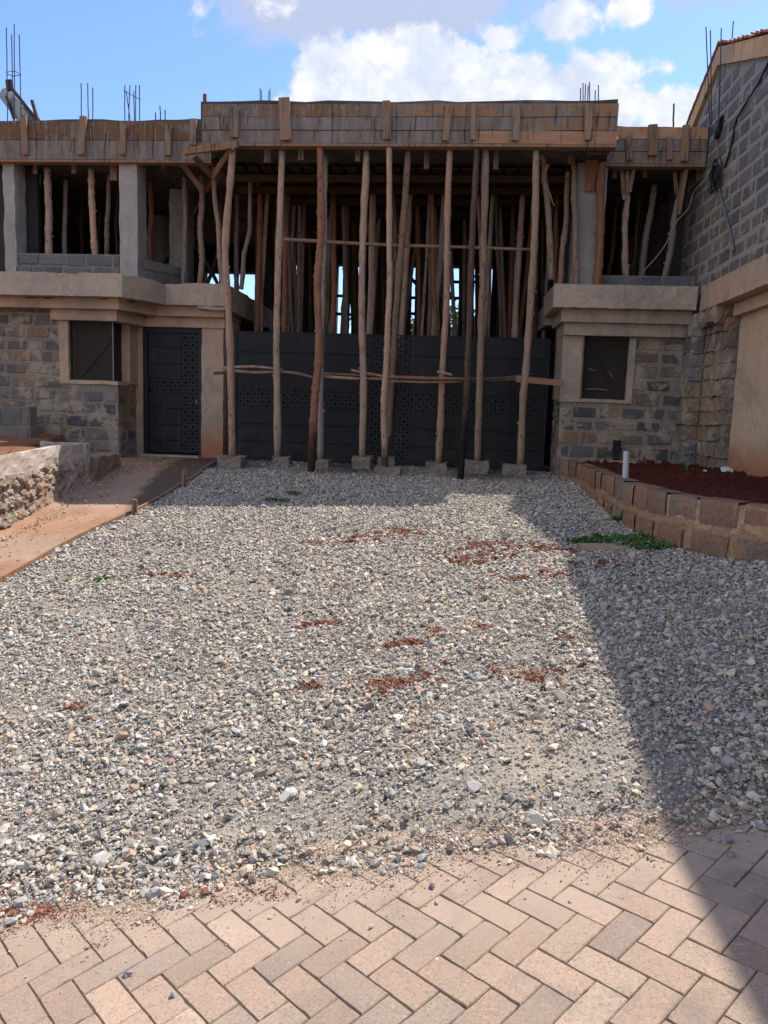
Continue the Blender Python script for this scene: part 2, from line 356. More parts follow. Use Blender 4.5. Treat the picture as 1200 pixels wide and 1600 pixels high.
# ------------------------------------------------------------------ mesh helpers
rng = random.Random(7)
class MB:
    def __init__(s): s.v = []; s.f = []; s.c = []
    def add(s, vs, fs, c=(1, 1, 1)):
        o = len(s.v); s.v += [tuple(p) for p in vs]; s.f += [tuple(i + o for i in f) for f in fs]; s.c += [c] * len(fs); return s
    def hexa(s, P, c=(1, 1, 1)):
        """8 corners: bottom 0-3, top 4-7, both counter-clockwise"""
        return s.add(P, [(3, 2, 1, 0), (4, 5, 6, 7), (0, 1, 5, 4), (1, 2, 6, 5), (2, 3, 7, 6), (3, 0, 4, 7)], c)
    def box(s, x0, x1, y0, y1, z0, z1, c=(1, 1, 1), j=0.0):
        P = [(x, y, z) for z in (z0, z1) for x, y in ((x0, y0), (x1, y0), (x1, y1), (x0, y1))]
        if j: P = [tuple(k + rng.uniform(-j, j) for k in p) for p in P]
        return s.hexa(P, c)
    def bar(s, p0, p1, w, t, up=(0, -1, 0), c=(1, 1, 1)):
        """a plank from p0 to p1, w wide across, t thick along up"""
        p0, p1 = Vector(p0), Vector(p1); d = (p1 - p0).normalized(); u = Vector(up); u = (u - d * u.dot(d)).normalized(); q = d.cross(u)
        a, b_ = q * (w / 2), u * (t / 2)
        return s.hexa([p0 - a - b_, p0 + a - b_, p0 + a + b_, p0 - a + b_, p1 - a - b_, p1 + a - b_, p1 + a + b_, p1 - a + b_], c)
    def tube(s, path, radii, n=9, c=(1, 1, 1), jit=0.0, cap=True):
        path = [Vector(p) for p in path]; k = len(path)
        if not hasattr(radii, '__len__'): radii = [radii] * k
        d0 = (path[1] - path[0]).normalized(); a = d0.orthogonal().normalized(); o = len(s.v)
        for i, p in enumerate(path):
            d = (path[min(i + 1, k - 1)] - path[max(i - 1, 0)]).normalized(); a = (a - d * a.dot(d)).normalized(); b_ = d.cross(a)
            for q in range(n):
                t = 2 * math.pi * q / n; r = radii[i] * (1 + (rng.uniform(-jit, jit) if jit else 0))
                s.v.append(tuple(p + a * (r * math.cos(t)) + b_ * (r * math.sin(t))))
        for i in range(k - 1):
            for q in range(n):
                s.f.append((o + i * n + q, o + i * n + (q + 1) % n, o + (i + 1) * n + (q + 1) % n, o + (i + 1) * n + q)); s.c.append(c)
        if cap:
            s.f.append(tuple(o + q for q in reversed(range(n)))); s.f.append(tuple(o + (k - 1) * n + q for q in range(n))); s.c += [c, c]
        return s
    def slab(s, poly, z0, z1, c=(1, 1, 1)):
        n = len(poly); P = [(x, y, z0) for x, y in poly] + [(x, y, z1) for x, y in poly]
        return s.add(P, [tuple(reversed(range(n))), tuple(range(n, 2 * n))] + [(i, (i + 1) % n, n + (i + 1) % n, n + i) for i in range(n)], c)
    def rough(s, x0, x1, y0, y1, z0, z1, seg=.12, amp=.012, seed=0.0, c=(1, 1, 1), freq=5.0):
        """a box whose faces are subdivided and roughened like cast or chipped concrete"""
        nx, ny, nz = (max(1, min(110, int(round((b - a) / seg)))) for a, b in ((x0, x1), (y0, y1), (z0, z1)))
        idx = {}
        def vid(i, j, k):
            if (i, j, k) not in idx:
                p = Vector((x0 + (x1 - x0) * i / nx, y0 + (y1 - y0) * j / ny, z0 + (z1 - z0) * k / nz))
                e = (i in (0, nx)) + (j in (0, ny)) + (k in (0, nz))
                q = mnoise.noise_vector(p * freq + Vector((seed, seed * 2, 0))) * amp * (1.6 if e > 1 else .8)
                q += mnoise.noise_vector(p * freq * 3.1 + Vector((seed, 0, 7))) * amp * .6
                idx[(i, j, k)] = len(s.v); s.v.append(tuple(p + q))
            return idx[(i, j, k)]
        def quad(*t): s.f.append(tuple(vid(*q) for q in t)); s.c.append(c)
        for i in range(nx):
            for k in range(nz):
                quad((i, 0, k), (i + 1, 0, k), (i + 1, 0, k + 1), (i, 0, k + 1)); quad((i + 1, ny, k), (i, ny, k), (i, ny, k + 1), (i + 1, ny, k + 1))
            for j in range(ny):
                quad((i, j + 1, 0), (i + 1, j + 1, 0), (i + 1, j, 0), (i, j, 0)); quad((i, j, nz), (i + 1, j, nz), (i + 1, j + 1, nz), (i, j + 1, nz))
        for j in range(ny):
            for k in range(nz):
                quad((0, j + 1, k), (0, j, k), (0, j, k + 1), (0, j + 1, k + 1)); quad((nx, j, k), (nx, j + 1, k), (nx, j + 1, k + 1), (nx, j, k + 1))
        return s
    def build(s, name, mat, parent=None, origin=None, smooth=False):
        off = Vector(parent_loc(parent)) if parent is not None else Vector(origin if origin is not None else base_of(s.v))
        me = bpy.data.meshes.new(name)
        me.from_pydata([tuple(Vector(p) - off) for p in s.v], [], s.f)
        ca = me.color_attributes.new('col', 'FLOAT_COLOR', 'CORNER')
        data = np.ones((len(me.loops), 4), np.float32); i = 0
        for f, c in zip(s.f, s.c):
            data[i:i + len(f), :3] = c; i += len(f)
        ca.data.foreach_set('color', data.ravel())
        if smooth: me.polygons.foreach_set('use_smooth', [True] * len(me.polygons))
        me.materials.append(mat); me.update()
        o = bpy.data.objects.new(name, me); col.objects.link(o)
        if parent is not None: o.parent = parent
        else: o.location = off
        return o
def base_of(v):
    a = np.array(v); return (float((a[:, 0].min() + a[:, 0].max()) / 2), float((a[:, 1].min() + a[:, 1].max()) / 2), float(a[:, 2].min()))
def parent_loc(p):
    l = Vector(p.location)
    while p.parent is not None: p = p.parent; l += p.location
    return l
def tag(o, label, cat, group=None, kind=None):
    o['label'] = label; o['category'] = cat
    if group: o['group'] = group
    if kind: o['kind'] = kind
    return o
def thing(name, loc, label, cat, group=None):
    o = bpy.data.objects.new(name, None); o.location = loc; o.empty_display_size = .2; col.objects.link(o)
    return tag(o, label, cat, group)
def smooth_path(pts, n):
    """Catmull-Rom through pts"""
    pts = [Vector(p) for p in pts]; P = [pts[0] * 2 - pts[1]] + pts + [pts[-1] * 2 - pts[-2]]; out = []
    for i in range(len(pts) - 1):
        a, b, c, d = P[i:i + 4]
        for k in range(n):
            t = k / n
            out.append(.5 * ((2 * b) + (c - a) * t + (2 * a - 5 * b + 4 * c - d) * t * t + (3 * b - a - 3 * c + d) * t ** 3))
    out.append(pts[-1]); return out

# ------------------------------------------------------------------ ground, path, paving, gravel
def sheet(name, xs, ys, fz, mat, label, cat, kind='structure'):
    X, Y = np.meshgrid(xs, ys); Z = fz(X, Y)
    V = np.stack([X, Y, Z], -1).reshape(-1, 3); n = len(xs)
    F = [(j * n + i, j * n + i + 1, (j + 1) * n + i + 1, (j + 1) * n + i) for j in range(len(ys) - 1) for i in range(n - 1)]
    me = bpy.data.meshes.new(name); me.from_pydata(V.tolist(), [], F); me.materials.append(mat); me.update()
    me.polygons.foreach_set('use_smooth', [True] * len(F))
    o = bpy.data.objects.new(name, me); col.objects.link(o); return tag(o, label, cat, None, kind)
far = [-900, -300, -100, -40, -20]; fx = np.concatenate([far, np.arange(-10, 10.01, .25), [20, 40, 100, 300, 900]])
fy = np.concatenate([[-900, -300, -100, -40, -15], np.arange(-5, 20.01, .25), [30, 50, 100, 300, 900]])
sheet('ground', fx, fy, lambda x, y: gz(x, y) - .07, M_EARTH, 'bare reddish earth ground under and around the building site', 'ground')

# pavement: herringbone of 2:1 blocks on the tilted street plane
pn = Vector(PN).normalized()
a_dir = Vector((.714, -.692, .107)); a_dir = (a_dir - pn * a_dir.dot(pn)).normalized(); b_dir = pn.cross(a_dir)
def on_pave(px, py):
    v = ray(px, py); v = v * (-PH / v.dot(Vector(PN))); return Vector((v.x, v.y, v.z + CAM_Z))
CELL = .1043
anchor = on_pave(820 + 350 / 3.158, 1300 + 320 / 3.158)
EDGE_X = [-6, -1.62, -1.1, -.675, -.19, .287, .767, 1.236, 2.2, 6]; EDGE_Y = [2.44, 2.53, 2.54, 2.65, 2.69, 2.71, 2.78, 2.82, 2.9, 2.9]
def edge_y(x): return np.interp(x, EDGE_X, EDGE_Y)
mb = MB(); J = .0011
for i in range(-45, 46):
    for j in range(-45, 46):
        k = (i - j) % 4
        if k == 0: u0, u1, v0, v1 = i, i + 2, j, j + 1
        elif k == 3: u0, u1, v0, v1 = i, i + 1, j, j + 2
        else: continue
        c = anchor + a_dir * (CELL * (u0 + u1) / 2) + b_dir * (CELL * (v0 + v1) / 2)
        if not (-3.2 < c.x < 3.2 and -.6 < c.y < edge_y(c.x) + .3): continue
        t = min(.003, abs(rng.gauss(0, .0012))); tx, ty = (max(-.007, min(.007, rng.gauss(0, .004))) for _ in 'xy'); rt = rng.gauss(0, .006)
        g_ = rng.gauss(1, .10); w_ = rng.random()
        cc = tuple(x * g_ for x in ((.315, .228, .172) if w_ < .6 else (.26, .198, .158) if w_ < .85 else (.345, .258, .196)))
        hu, hv = (u1 - u0) * CELL / 2 - J, (v1 - v0) * CELL / 2 - J
        def P(su, sv, ins, dz):
            u, v = su * (hu - ins), sv * (hv - ins); u, v = u - v * rt, v + u * rt
            return c + a_dir * u + b_dir * v + pn * (dz + t + tx * u + ty * v)
        na, nb_ = (8, 4) if hu > hv else (4, 8); ring = []
        for q in range(na): ring.append((-1 + 2 * q / na, -1))
        for q in range(nb_): ring.append((1, -1 + 2 * q / nb_))
        for q in range(na): ring.append((1 - 2 * q / na, 1))
        for q in range(nb_): ring.append((-1, 1 - 2 * q / nb_))
        m_ = len(ring); chip = [max(0, rng.gauss(.0000, .0007)) + (rng.uniform(.0015, .004) if rng.random() < .03 else 0) for _ in ring]
        rc = [.0008 if abs(a) == 1 and abs(b) == 1 else 0 for a, b in ring]
        L0 = [P(a, b, 0, -.03) for a, b in ring]; L1 = [P(a, b, e + r_, -.004) for (a, b), e, r_ in zip(ring, chip, rc)]; L2 = [P(a, b, min(.005, .0020 + e * 1.5 + r_) + rng.uniform(0, .0012), rng.gauss(0, .0003)) for (a, b), e, r_ in zip(ring, chip, rc)]
        mb.add(L0 + L1 + L2, [tuple(range(2 * m_, 3 * m_))] + [(o_ + q, o_ + (q + 1) % m_, o_ + m_ + (q + 1) % m_, o_ + m_ + q) for o_ in (0, m_) for q in range(m_)], cc)
pav = tag(mb.build('pavement', M_PAVER, origin=(0, 0, 0)), 'pinkish concrete block paving laid in herringbone at the near edge', 'pavement', None, 'structure')
xs = np.arange(-4, 4.01, .25); ys = np.arange(-1, 3.3, .25)
sheet('pavement_bedding', xs, ys, lambda x, y: zpave(x, y) - .0030, M_JOINT, 'sand in the joints between the herringbone paving blocks', 'bedding sand')

# path on the left with its edging board
_pk = [ground(*p) for p in ((334, 727), (312, 743), (290, 757), (255, 779), (212, 802), (150, 830), (100, 855), (50, 884), (0, 912))]
PATH_R = [(-3.84, 12.70)] + [(p.x, p.y) for p in _pk if p.y < 12.6] + [(_pk[-1].x - .1, _pk[-1].y - 1.2), (_pk[-1].x - .2, 3.6)]
def path_x(y):
    yy_ = [p[1] for p in PATH_R][::-1]; xx_ = [p[0] for p in PATH_R][::-1]; return np.interp(y, yy_, xx_)
mb = MB(); ysp = np.arange(3.9, 12.76, .05); npx = 34; darkened = []
DX, DY = [8.4, 9.2, 9.9, 10.6, 11.4, 12.2, 12.8], [0, .30, .48, .62, .62, .66, .6]  # irregular darker band along the right edge of the path
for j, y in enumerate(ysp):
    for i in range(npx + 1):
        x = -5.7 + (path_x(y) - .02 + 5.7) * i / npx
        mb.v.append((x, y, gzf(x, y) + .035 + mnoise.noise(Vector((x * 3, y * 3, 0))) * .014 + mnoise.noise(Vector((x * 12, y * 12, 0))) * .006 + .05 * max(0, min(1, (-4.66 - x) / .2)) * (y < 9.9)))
        e_ = path_x(y) - x - float(np.interp(y, DX, DY, left=-1)) + mnoise.noise(Vector((x * 2.5, y * 2.5, 8))) * .16 + mnoise.noise(Vector((x * 9, y * 9, 8))) * .05; darkened.append(1 - max(0, min(1, (e_ + .05) / .12)))
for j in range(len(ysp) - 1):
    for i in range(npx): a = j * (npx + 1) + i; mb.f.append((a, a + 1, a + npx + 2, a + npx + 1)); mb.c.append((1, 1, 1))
po = mb.build('path', M_PATH, origin=(-4.8, 8, 0), smooth=True); da = po.data.attributes.new('darkened', 'FLOAT', 'POINT'); da.data.foreach_set('value', darkened)
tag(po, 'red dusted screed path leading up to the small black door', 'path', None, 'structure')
mb = MB()
pr_ = smooth_path([(x, y, 0) for x, y in PATH_R], 6)
for a, b in zip(pr_, pr_[1:]):
    z0, z1 = gzf(a.x, a.y), gzf(b.x, b.y); d = (b - a).normalized(); q = Vector((d.y, -d.x, 0)) * .014
    mb.hexa([Vector((a.x, a.y, z0 - .06)) + q, Vector((a.x, a.y, z0 - .06)) - q, Vector((b.x, b.y, z1 - .06)) - q, Vector((b.x, b.y, z1 - .06)) + q,
             Vector((a.x, a.y, z0 + .06)) + q, Vector((a.x, a.y, z0 + .06)) - q, Vector((b.x, b.y, z1 + .06)) - q, Vector((b.x, b.y, z1 + .06)) + q], (1.1, .9, .75))
tag(mb.build('edging_board', M_BATTEN), 'long low timber edging board between red path and gravel', 'edging board')
for (px, py, h, lab) in ((214, 806, .13, 'short timber peg nailed to the path edging, the nearer peg'), (291, 764, .2, 'taller timber peg by the path edging, nearer the door')):
    p = ground(px, py); mb = MB(); mb.tube([(p.x - .03, p.y, gzf(p.x, p.y) - .05), (p.x - .03, p.y, gzf(p.x, p.y) + h * .6), (p.x - .02, p.y, gzf(p.x, p.y) + h + .06)], [.034, .034, .03], 6, (1.1, 1, .9), .08)
    tag(mb.build('timber_peg', M_BATTEN), lab, 'peg')

# gravel: every crushed stone is real, all in one stuff object, lying on a bed of fines
nr = np.random.default_rng(11)
PL_X = [1.60, 1.80, 1.78, 1.80, 1.84, 1.95, 2.2, 2.6, 3.2, 3.9]; PL_Y = [12.0, 11.3, 10, 8.6, 7.6, 6.95, 6.5, 6.2, 5.95, 5.8]
def planter_x(y): return np.interp(y, PL_Y[::-1], PL_X[::-1], left=3.95)
def in_gravel(x, y):
    return (y > edge_y(x) - .04 + .05 * np.sin(x * 9) + .03 * np.sin(x * 23 + 1)) & (y < 12.72) & (x > path_x(y) + .02) & (x < np.where(y < 5.8, 4.4, planter_x(y)))
gx = np.arange(-4.4, 4.41, .15)
mb = MB(); gy = np.linspace(0, 1, 80)
for t in gy:
    for x in gx:
        y = edge_y(x) + .04 + t * (12.76 - edge_y(x) - .04)
        mb.v.append((x, y, gzf(x, y) + (.012 if .02 < t else -.012) + mnoise.noise(Vector((x * 2, y * 2, 3))) * .010))
n = len(gx)
for j in range(len(gy) - 1):
    for i in range(n - 1):
        a = j * n + i; x, y, _ = mb.v[a]
        if x > path_x(y) - .16: mb.f.append((a, a + 1, a + n + 1, a + n)); mb.c.append((1, 1, 1))
tag(mb.build('gravel_bed', M_GBASE, origin=(0, 7, 0), smooth=True), 'bed of grey stone fines under the loose crushed gravel', 'gravel bed', None, 'structure')

def ico(sub):
    b = bmesh.new(); bmesh.ops.create_icosphere(b, subdivisions=sub, radius=1.0)
    v = np.array([p.co[:] for p in b.verts]); f = np.array([[q.index for q in p.verts] for p in b.faces]); b.free(); return v, f
RED = [(600, 1068, .22), (505, 975, .17), (720, 985, .15), (860, 1055, .22), (800, 862, .5), (620, 1010, .12), (275, 900, .2), (735, 880, .25), (545, 845, .3), (120, 1110, .05), (640, 835, .35), (880, 1000, .12), (830, 905, .25), (480, 1080, .06), (370, 1390, .10), (60, 1430, .12), (940, 885, .2), (700, 1075, .08), (430, 1395, .08)]
def stone_batch(x, y, size, lift, sub, dark=1.0):
    V0, F0 = ico(sub); n = len(x)
    var = 48; lib = []
    for k in range(var):
        d = V0 * (1 + nr.normal(0, .16, (len(V0), 1))) * nr.uniform([.8, .55, .38], [1.2, .95, .75])
        for _ in range(5):                                     # flat broken faces
            nn = nr.normal(size=3); nn /= np.linalg.norm(nn); h = d @ nn; cut = nr.uniform(.40, .68) * h.max(); d = d - np.outer(np.maximum(h - cut, 0), nn)
        lib.append(d)
    lib = np.array(lib); P = lib[nr.integers(0, var, n)] * size[:, None, None]
    a = nr.uniform(0, 2 * np.pi, n); tlt = nr.normal(0, .38, n); t2 = nr.normal(0, .38, n)
    ca, sa = np.cos(a), np.sin(a)
    def rot(Q, c, s, i, j):
        q = Q.copy(); q[:, :, i] = Q[:, :, i] * c[:, None] - Q[:, :, j] * s[:, None]; q[:, :, j] = Q[:, :, i] * s[:, None] + Q[:, :, j] * c[:, None]; return q
    P = rot(P, np.cos(tlt), np.sin(tlt), 1, 2); P = rot(P, np.cos(t2), np.sin(t2), 0, 2); P = rot(P, ca, sa, 0, 1)
    z = gz(x, y) + lift
    P = P + np.stack([x, y, z], -1)[:, None, :]
    Fc = F0[None] + (np.arange(n) * len(V0))[:, None, None]
    # colours
    kind = nr.random(n); base = np.array([.345, .325, .295])[None] * nr.normal(1, .31, (n, 1)).clip(.3, 1.9) * np.stack([nr.normal(1.0, .03, n), np.ones(n), nr.normal(1.02, .04, n)], -1)
    warm = (kind < .30)[:, None]; base = np.where(warm, np.array([.47, .395, .305])[None] * nr.normal(1, .18, (n, 1)), base)
    pink = (kind > .955)[:, None]; base = np.where(pink, np.array([.44, .29, .22])[None] * nr.normal(1, .15, (n, 1)), base)
    pale = ((kind > .90) & (kind < .955))[:, None]; base = np.where(pale, np.array([.55, .52, .48])[None] * nr.normal(1, .12, (n, 1)), base)
    rm = np.zeros(n)
    for (px, py, r) in RED:
        q = ground(px, py); rr = np.hypot((x - q.x) / 1.6, (y - q.y) / .8) / (r * .8); ii = np.nonzero(rr < 2.2)[0]
        if len(ii): rm[ii] = np.maximum(rm[ii], np.array([1.25 * math.exp(-rr[i] ** 2 * .55) * max(0, .55 + 1.3 * mnoise.noise(Vector((x[i] * 5 + px, y[i] * 7, 1))) + .8 * mnoise.noise(Vector((x[i] * 16, y[i] * 16 + py, 5)))) for i in ii]))
    rm = rm + nr.normal(0, .2, n)
    red = (rm > .74)[:, None]; base = np.where(red, np.array([.21, .08, .05])[None] * nr.normal(1, .2, (n, 1)), base)
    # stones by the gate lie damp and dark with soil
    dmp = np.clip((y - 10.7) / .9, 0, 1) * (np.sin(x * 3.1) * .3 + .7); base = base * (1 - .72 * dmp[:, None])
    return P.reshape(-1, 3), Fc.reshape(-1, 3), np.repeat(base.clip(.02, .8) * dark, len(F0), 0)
def scatter(y0, y1, per_m2, x0=-4.6, x1=4.6, marg=.9, thin=1.0):
    n = int((x1 - x0) * (y1 - y0) * per_m2); x = nr.uniform(x0, x1, n); y = nr.uniform(y0, y1, n)
    lim_l = y * math.tan(math.radians(-31.5)) - marg; lim_r = y * math.tan(math.radians(21.8)) + marg
    k = in_gravel(x, y) & (x > lim_l) & (x < lim_r); x, y = x[k], y[k]
    d_ = np.array([mnoise.noise(Vector((a * .9, b_ * 1.1, 4))) * 1.1 + mnoise.noise(Vector((a * 3.2, b_ * 3.2, 9))) * .5 for a, b_ in zip(x, y)])      # dusty, worn-in spots carry fewer stones
    d_ = d_ + .85 * np.exp(-((x + .25) / .55) ** 2 - ((y - 2.95) / .28) ** 2) + .8 * np.exp(-((x - .75) / .4) ** 2 - ((y - 3.05) / .3) ** 2)
    k = nr.random(len(x)) > np.clip((d_ - .28) * 1.5, 0, .75) * thin; return x[k], y[k]
def mesh_from(V, F, C, name, mat, label, cat, kind='stuff'):
    me = bpy.data.meshes.new(name); nf = len(F)
    me.vertices.add(len(V)); me.vertices.foreach_set('co', V.astype(np.float32).ravel())
    me.loops.add(nf * 3); me.loops.foreach_set('vertex_index', F.astype(np.int32).ravel())
    me.polygons.add(nf); me.polygons.foreach_set('loop_start', np.arange(0, nf * 3, 3, dtype=np.int32))
    me.update(calc_edges=True)
    ca = me.color_attributes.new('col', 'FLOAT_COLOR', 'CORNER')
    cc = np.ones((nf * 3, 4), np.float32); cc[:, :3] = np.repeat(C, 3, 0); ca.data.foreach_set('color', cc.ravel())
    me.materials.append(mat); me.polygons.foreach_set('use_smooth', np.zeros(nf, bool))
    o = bpy.data.objects.new(name, me); col.objects.link(o); return tag(o, label, cat, None, kind)
parts = []
def batch(x, y, mean, sd, lo, hi, lift, sub):
    s = np.exp(nr.normal(math.log(mean * 1.1), sd, len(x))).clip(lo, hi); parts.append(stone_batch(x, y, s, lift * s + (.010 + nr.uniform(0, .012, len(x))) * np.clip((y - edge_y(x)) / .15, 0, 1), sub))
x, y = scatter(2.2, 6.0, 3400); batch(x, y, .0105, .48, .005, .036, .25, 1)
x, y = scatter(2.2, 5.2, 3400, thin=.35); batch(x, y, .0062, .25, .004, .009, .35, 1)
x, y = scatter(6.0, 12.75, 2900); batch(x, y, .0132, .36, .007, .030, .3, 1)
x, y = scatter(2.5, 12.0, 16); batch(x, y, .030, .25, .022, .045, .35, 2)
rx, ry = [], []                                                        # fine red soil between the stones
for (px, py, r) in RED:
    q = ground(px, py); k = int(900 * r ** 1.2 * 3); a_, b_ = nr.normal(q.x, r * .9, k), nr.normal(q.y, r * .5, k)
    ok = np.array([mnoise.noise(Vector((i * 5 + px, j * 7, 1))) + .6 * mnoise.noise(Vector((i * 16, j * 16 + py, 5))) > .05 for i, j in zip(a_, b_)]) & (b_ > edge_y(a_) + .05); rx.append(a_[ok]); ry.append(b_[ok])
x, y = np.concatenate(rx), np.concatenate(ry); s = np.exp(nr.normal(math.log(.006), .4, len(x))).clip(.003, .013); b_ = stone_batch(x, y, s, s * .3 + .022, 1)
parts.append((b_[0], b_[1], np.array([[.19, .075, .046]]) * np.repeat(nr.normal(1, .22, (len(x), 1)).clip(.4, 1.6), 20, 0)))
# strays along the paving edge
n = 420; x = nr.uniform(-2.6, 2.4, n); y = edge_y(x) - .03 - np.abs(nr.normal(0, .06, n)) - (nr.random(n) < .12) * nr.uniform(0, .4, n)
s = np.exp(nr.normal(math.log(.0075), .45, n)).clip(.004, .018); parts.append(stone_batch(x, y, s, s * .4, 1))
n = 34000; x = nr.uniform(-2.6, 2.6, n); y = edge_y(x) + .05 * np.sin(x * 7) + nr.normal(.02, .075, n) - (nr.random(n) < .10) * nr.uniform(0, .25, n)
s = np.exp(nr.normal(math.log(.0028), .35, n)).clip(.0015, .006); b_ = stone_batch(x, y, s, s * .4 + .003, 1); parts.append((b_[0], b_[1], b_[2] * np.array([[1.15, .98, .82]])))
off = 0; Vs, Fs, Cs = [], [], []
for v, f, c in parts: Vs.append(v); Fs.append(f + off); Cs.append(c); off += len(v)
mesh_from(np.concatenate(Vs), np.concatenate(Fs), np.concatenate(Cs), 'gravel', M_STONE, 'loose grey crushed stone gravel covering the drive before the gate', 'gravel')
n = 1500; y = nr.uniform(4.5, 12.5, n); x = np.where(nr.random(n) < .7, -4.76 + np.abs(nr.normal(0, .16, n)), nr.uniform(-4.76, -3.9, n)); k = x < path_x(y) - .06; x, y = x[k], y[k]
s = np.exp(nr.normal(math.log(.010), .5, len(x))).clip(.004, .035); v, f, c = stone_batch(x, y, s, s * .4 + .04, 1)
mesh_from(v, f, c * np.array([[1.1, .88, .72]]), 'path_grit', M_STONE, 'scattered grit and small stones on the red path along the rubble wall', 'grit')
# crumbs of red soil on the paving edge
xs_, ys_ = [], []
for (px, py, r, k) in ((60, 1430, .13, 500), (20, 1455, .08, 200), (400, 1390, .07, 150), (350, 1410, .05, 90), (430, 1400, .06, 120), (145, 1480, .03, 40), (230, 1440, .05, 60)):
    q = on_pave(px, py); xs_.append(nr.normal(q.x, r * .6, k)); ys_.append(nr.normal(q.y, r * .35, k))
x, y = np.concatenate(xs_), np.concatenate(ys_); s = np.exp(nr.normal(math.log(.003), .4, len(x))).clip(.0015, .008)
v, f, c = stone_batch(x, y, s, s * .35, 1); c = np.tile(np.array([[.15, .05, .03]]), (len(f), 1)) * np.repeat(nr.normal(1, .2, (len(x), 1)), 20, 0)
mesh_from(v, f, c, 'soil_crumbs', M_STONE, 'crumbs of dark red soil spilled on the edge of the paving', 'soil')
# single stones that lie on the paving and the gravel
lone = [(200, 1524, .020, 'grey angular stone lying alone on the pavers at lower left'), (272, 1556, .011, 'small grey stone on a paver right of the lone angular stone'),
        (676, 1388, .013, 'small dark stone on the paving just below the gravel edge, centre'), (421, 1435, .011, 'small pale stone on the paver beside red soil crumbs'),
        (1012, 1343, .009, 'tiny black stone in the middle of a sunlit paver near the shadow'), (1140, 1318, .020, 'blue grey stone on the paving inside the building shadow, farther one'),
        (1141, 1340, .022, 'brownish stone on the paving in the building shadow, nearer one'), (318, 1326, .036, 'dark blue grey rock standing out of the gravel near the paving'),
        (738, 1150, .042, 'broad grey rock lying on the sunlit gravel, centre right'), (446, 1232, .038, 'rounded mud grey rock on the gravel, right of its flat neighbour'), (410, 1216, .045, 'flat mud grey rock on the gravel beside the rounded one'),
        (203, 1345, .034, 'flat pinkish stone on the gravel near the paving'), (257, 1397, .033, 'flat cream white stone at the lower edge of the gravel')]
lone_col = [(.23, .235, .25), (.25, .26, .27), (.09, .09, .1), (.45, .43, .4), (.06, .055, .055), (.2, .215, .25), (.22, .18, .15), (.14, .145, .165), (.24, .235, .235), (.25, .235, .215), (.27, .245, .215), (.42, .29, .22), (.55, .5, .42)]
for (px, py, r, lab), cc in zip(lone, lone_col):
    q = ground(px, py); v, f, c = stone_batch(np.array([q.x]), np.array([q.y]), np.array([r]), np.array([r * .35 + (.012 if q.y > 2.6 else 0)]), 3)
    mb = MB(); mb.add(v.tolist(), [tuple(map(int, t)) for t in f], cc); tag(mb.build('loose_stone', M_STONE), lab, 'stone', 'single stones lying loose')

# ------------------------------------------------------------------ masonry
DARKSTONE = [(.12, .115, .118), (.13, .125, .126), (.095, .092, .096), (.15, .135, .125), (.18, .145, .115), (.24, .155, .095), (.13, .122, .122), (.25, .22, .19)]
GREYBLOCK = [(.135, .135, .14), (.15, .148, .15), (.125, .125, .135), (.165, .16, .155), (.14, .135, .13)]
def wall_strips(L, z0, z1, ops):
    """rectangles (u0, u1, z0, z1) that leave the openings free"""
    us = sorted({0, L, *[min(L, max(0, o[0])) for o in ops], *[min(L, max(0, o[1])) for o in ops]}); out = []
    for a, b in zip(us, us[1:]):
        zs = z0
        for o in sorted([o for o in ops if o[0] < b - 1e-6 and o[1] > a + 1e-6], key=lambda o: o[2]):
            if o[2] > zs + 1e-6: out.append((a, b, zs, o[2]))
            zs = max(zs, o[3])
        if zs < z1 - 1e-6: out.append((a, b, zs, z1))
    return out
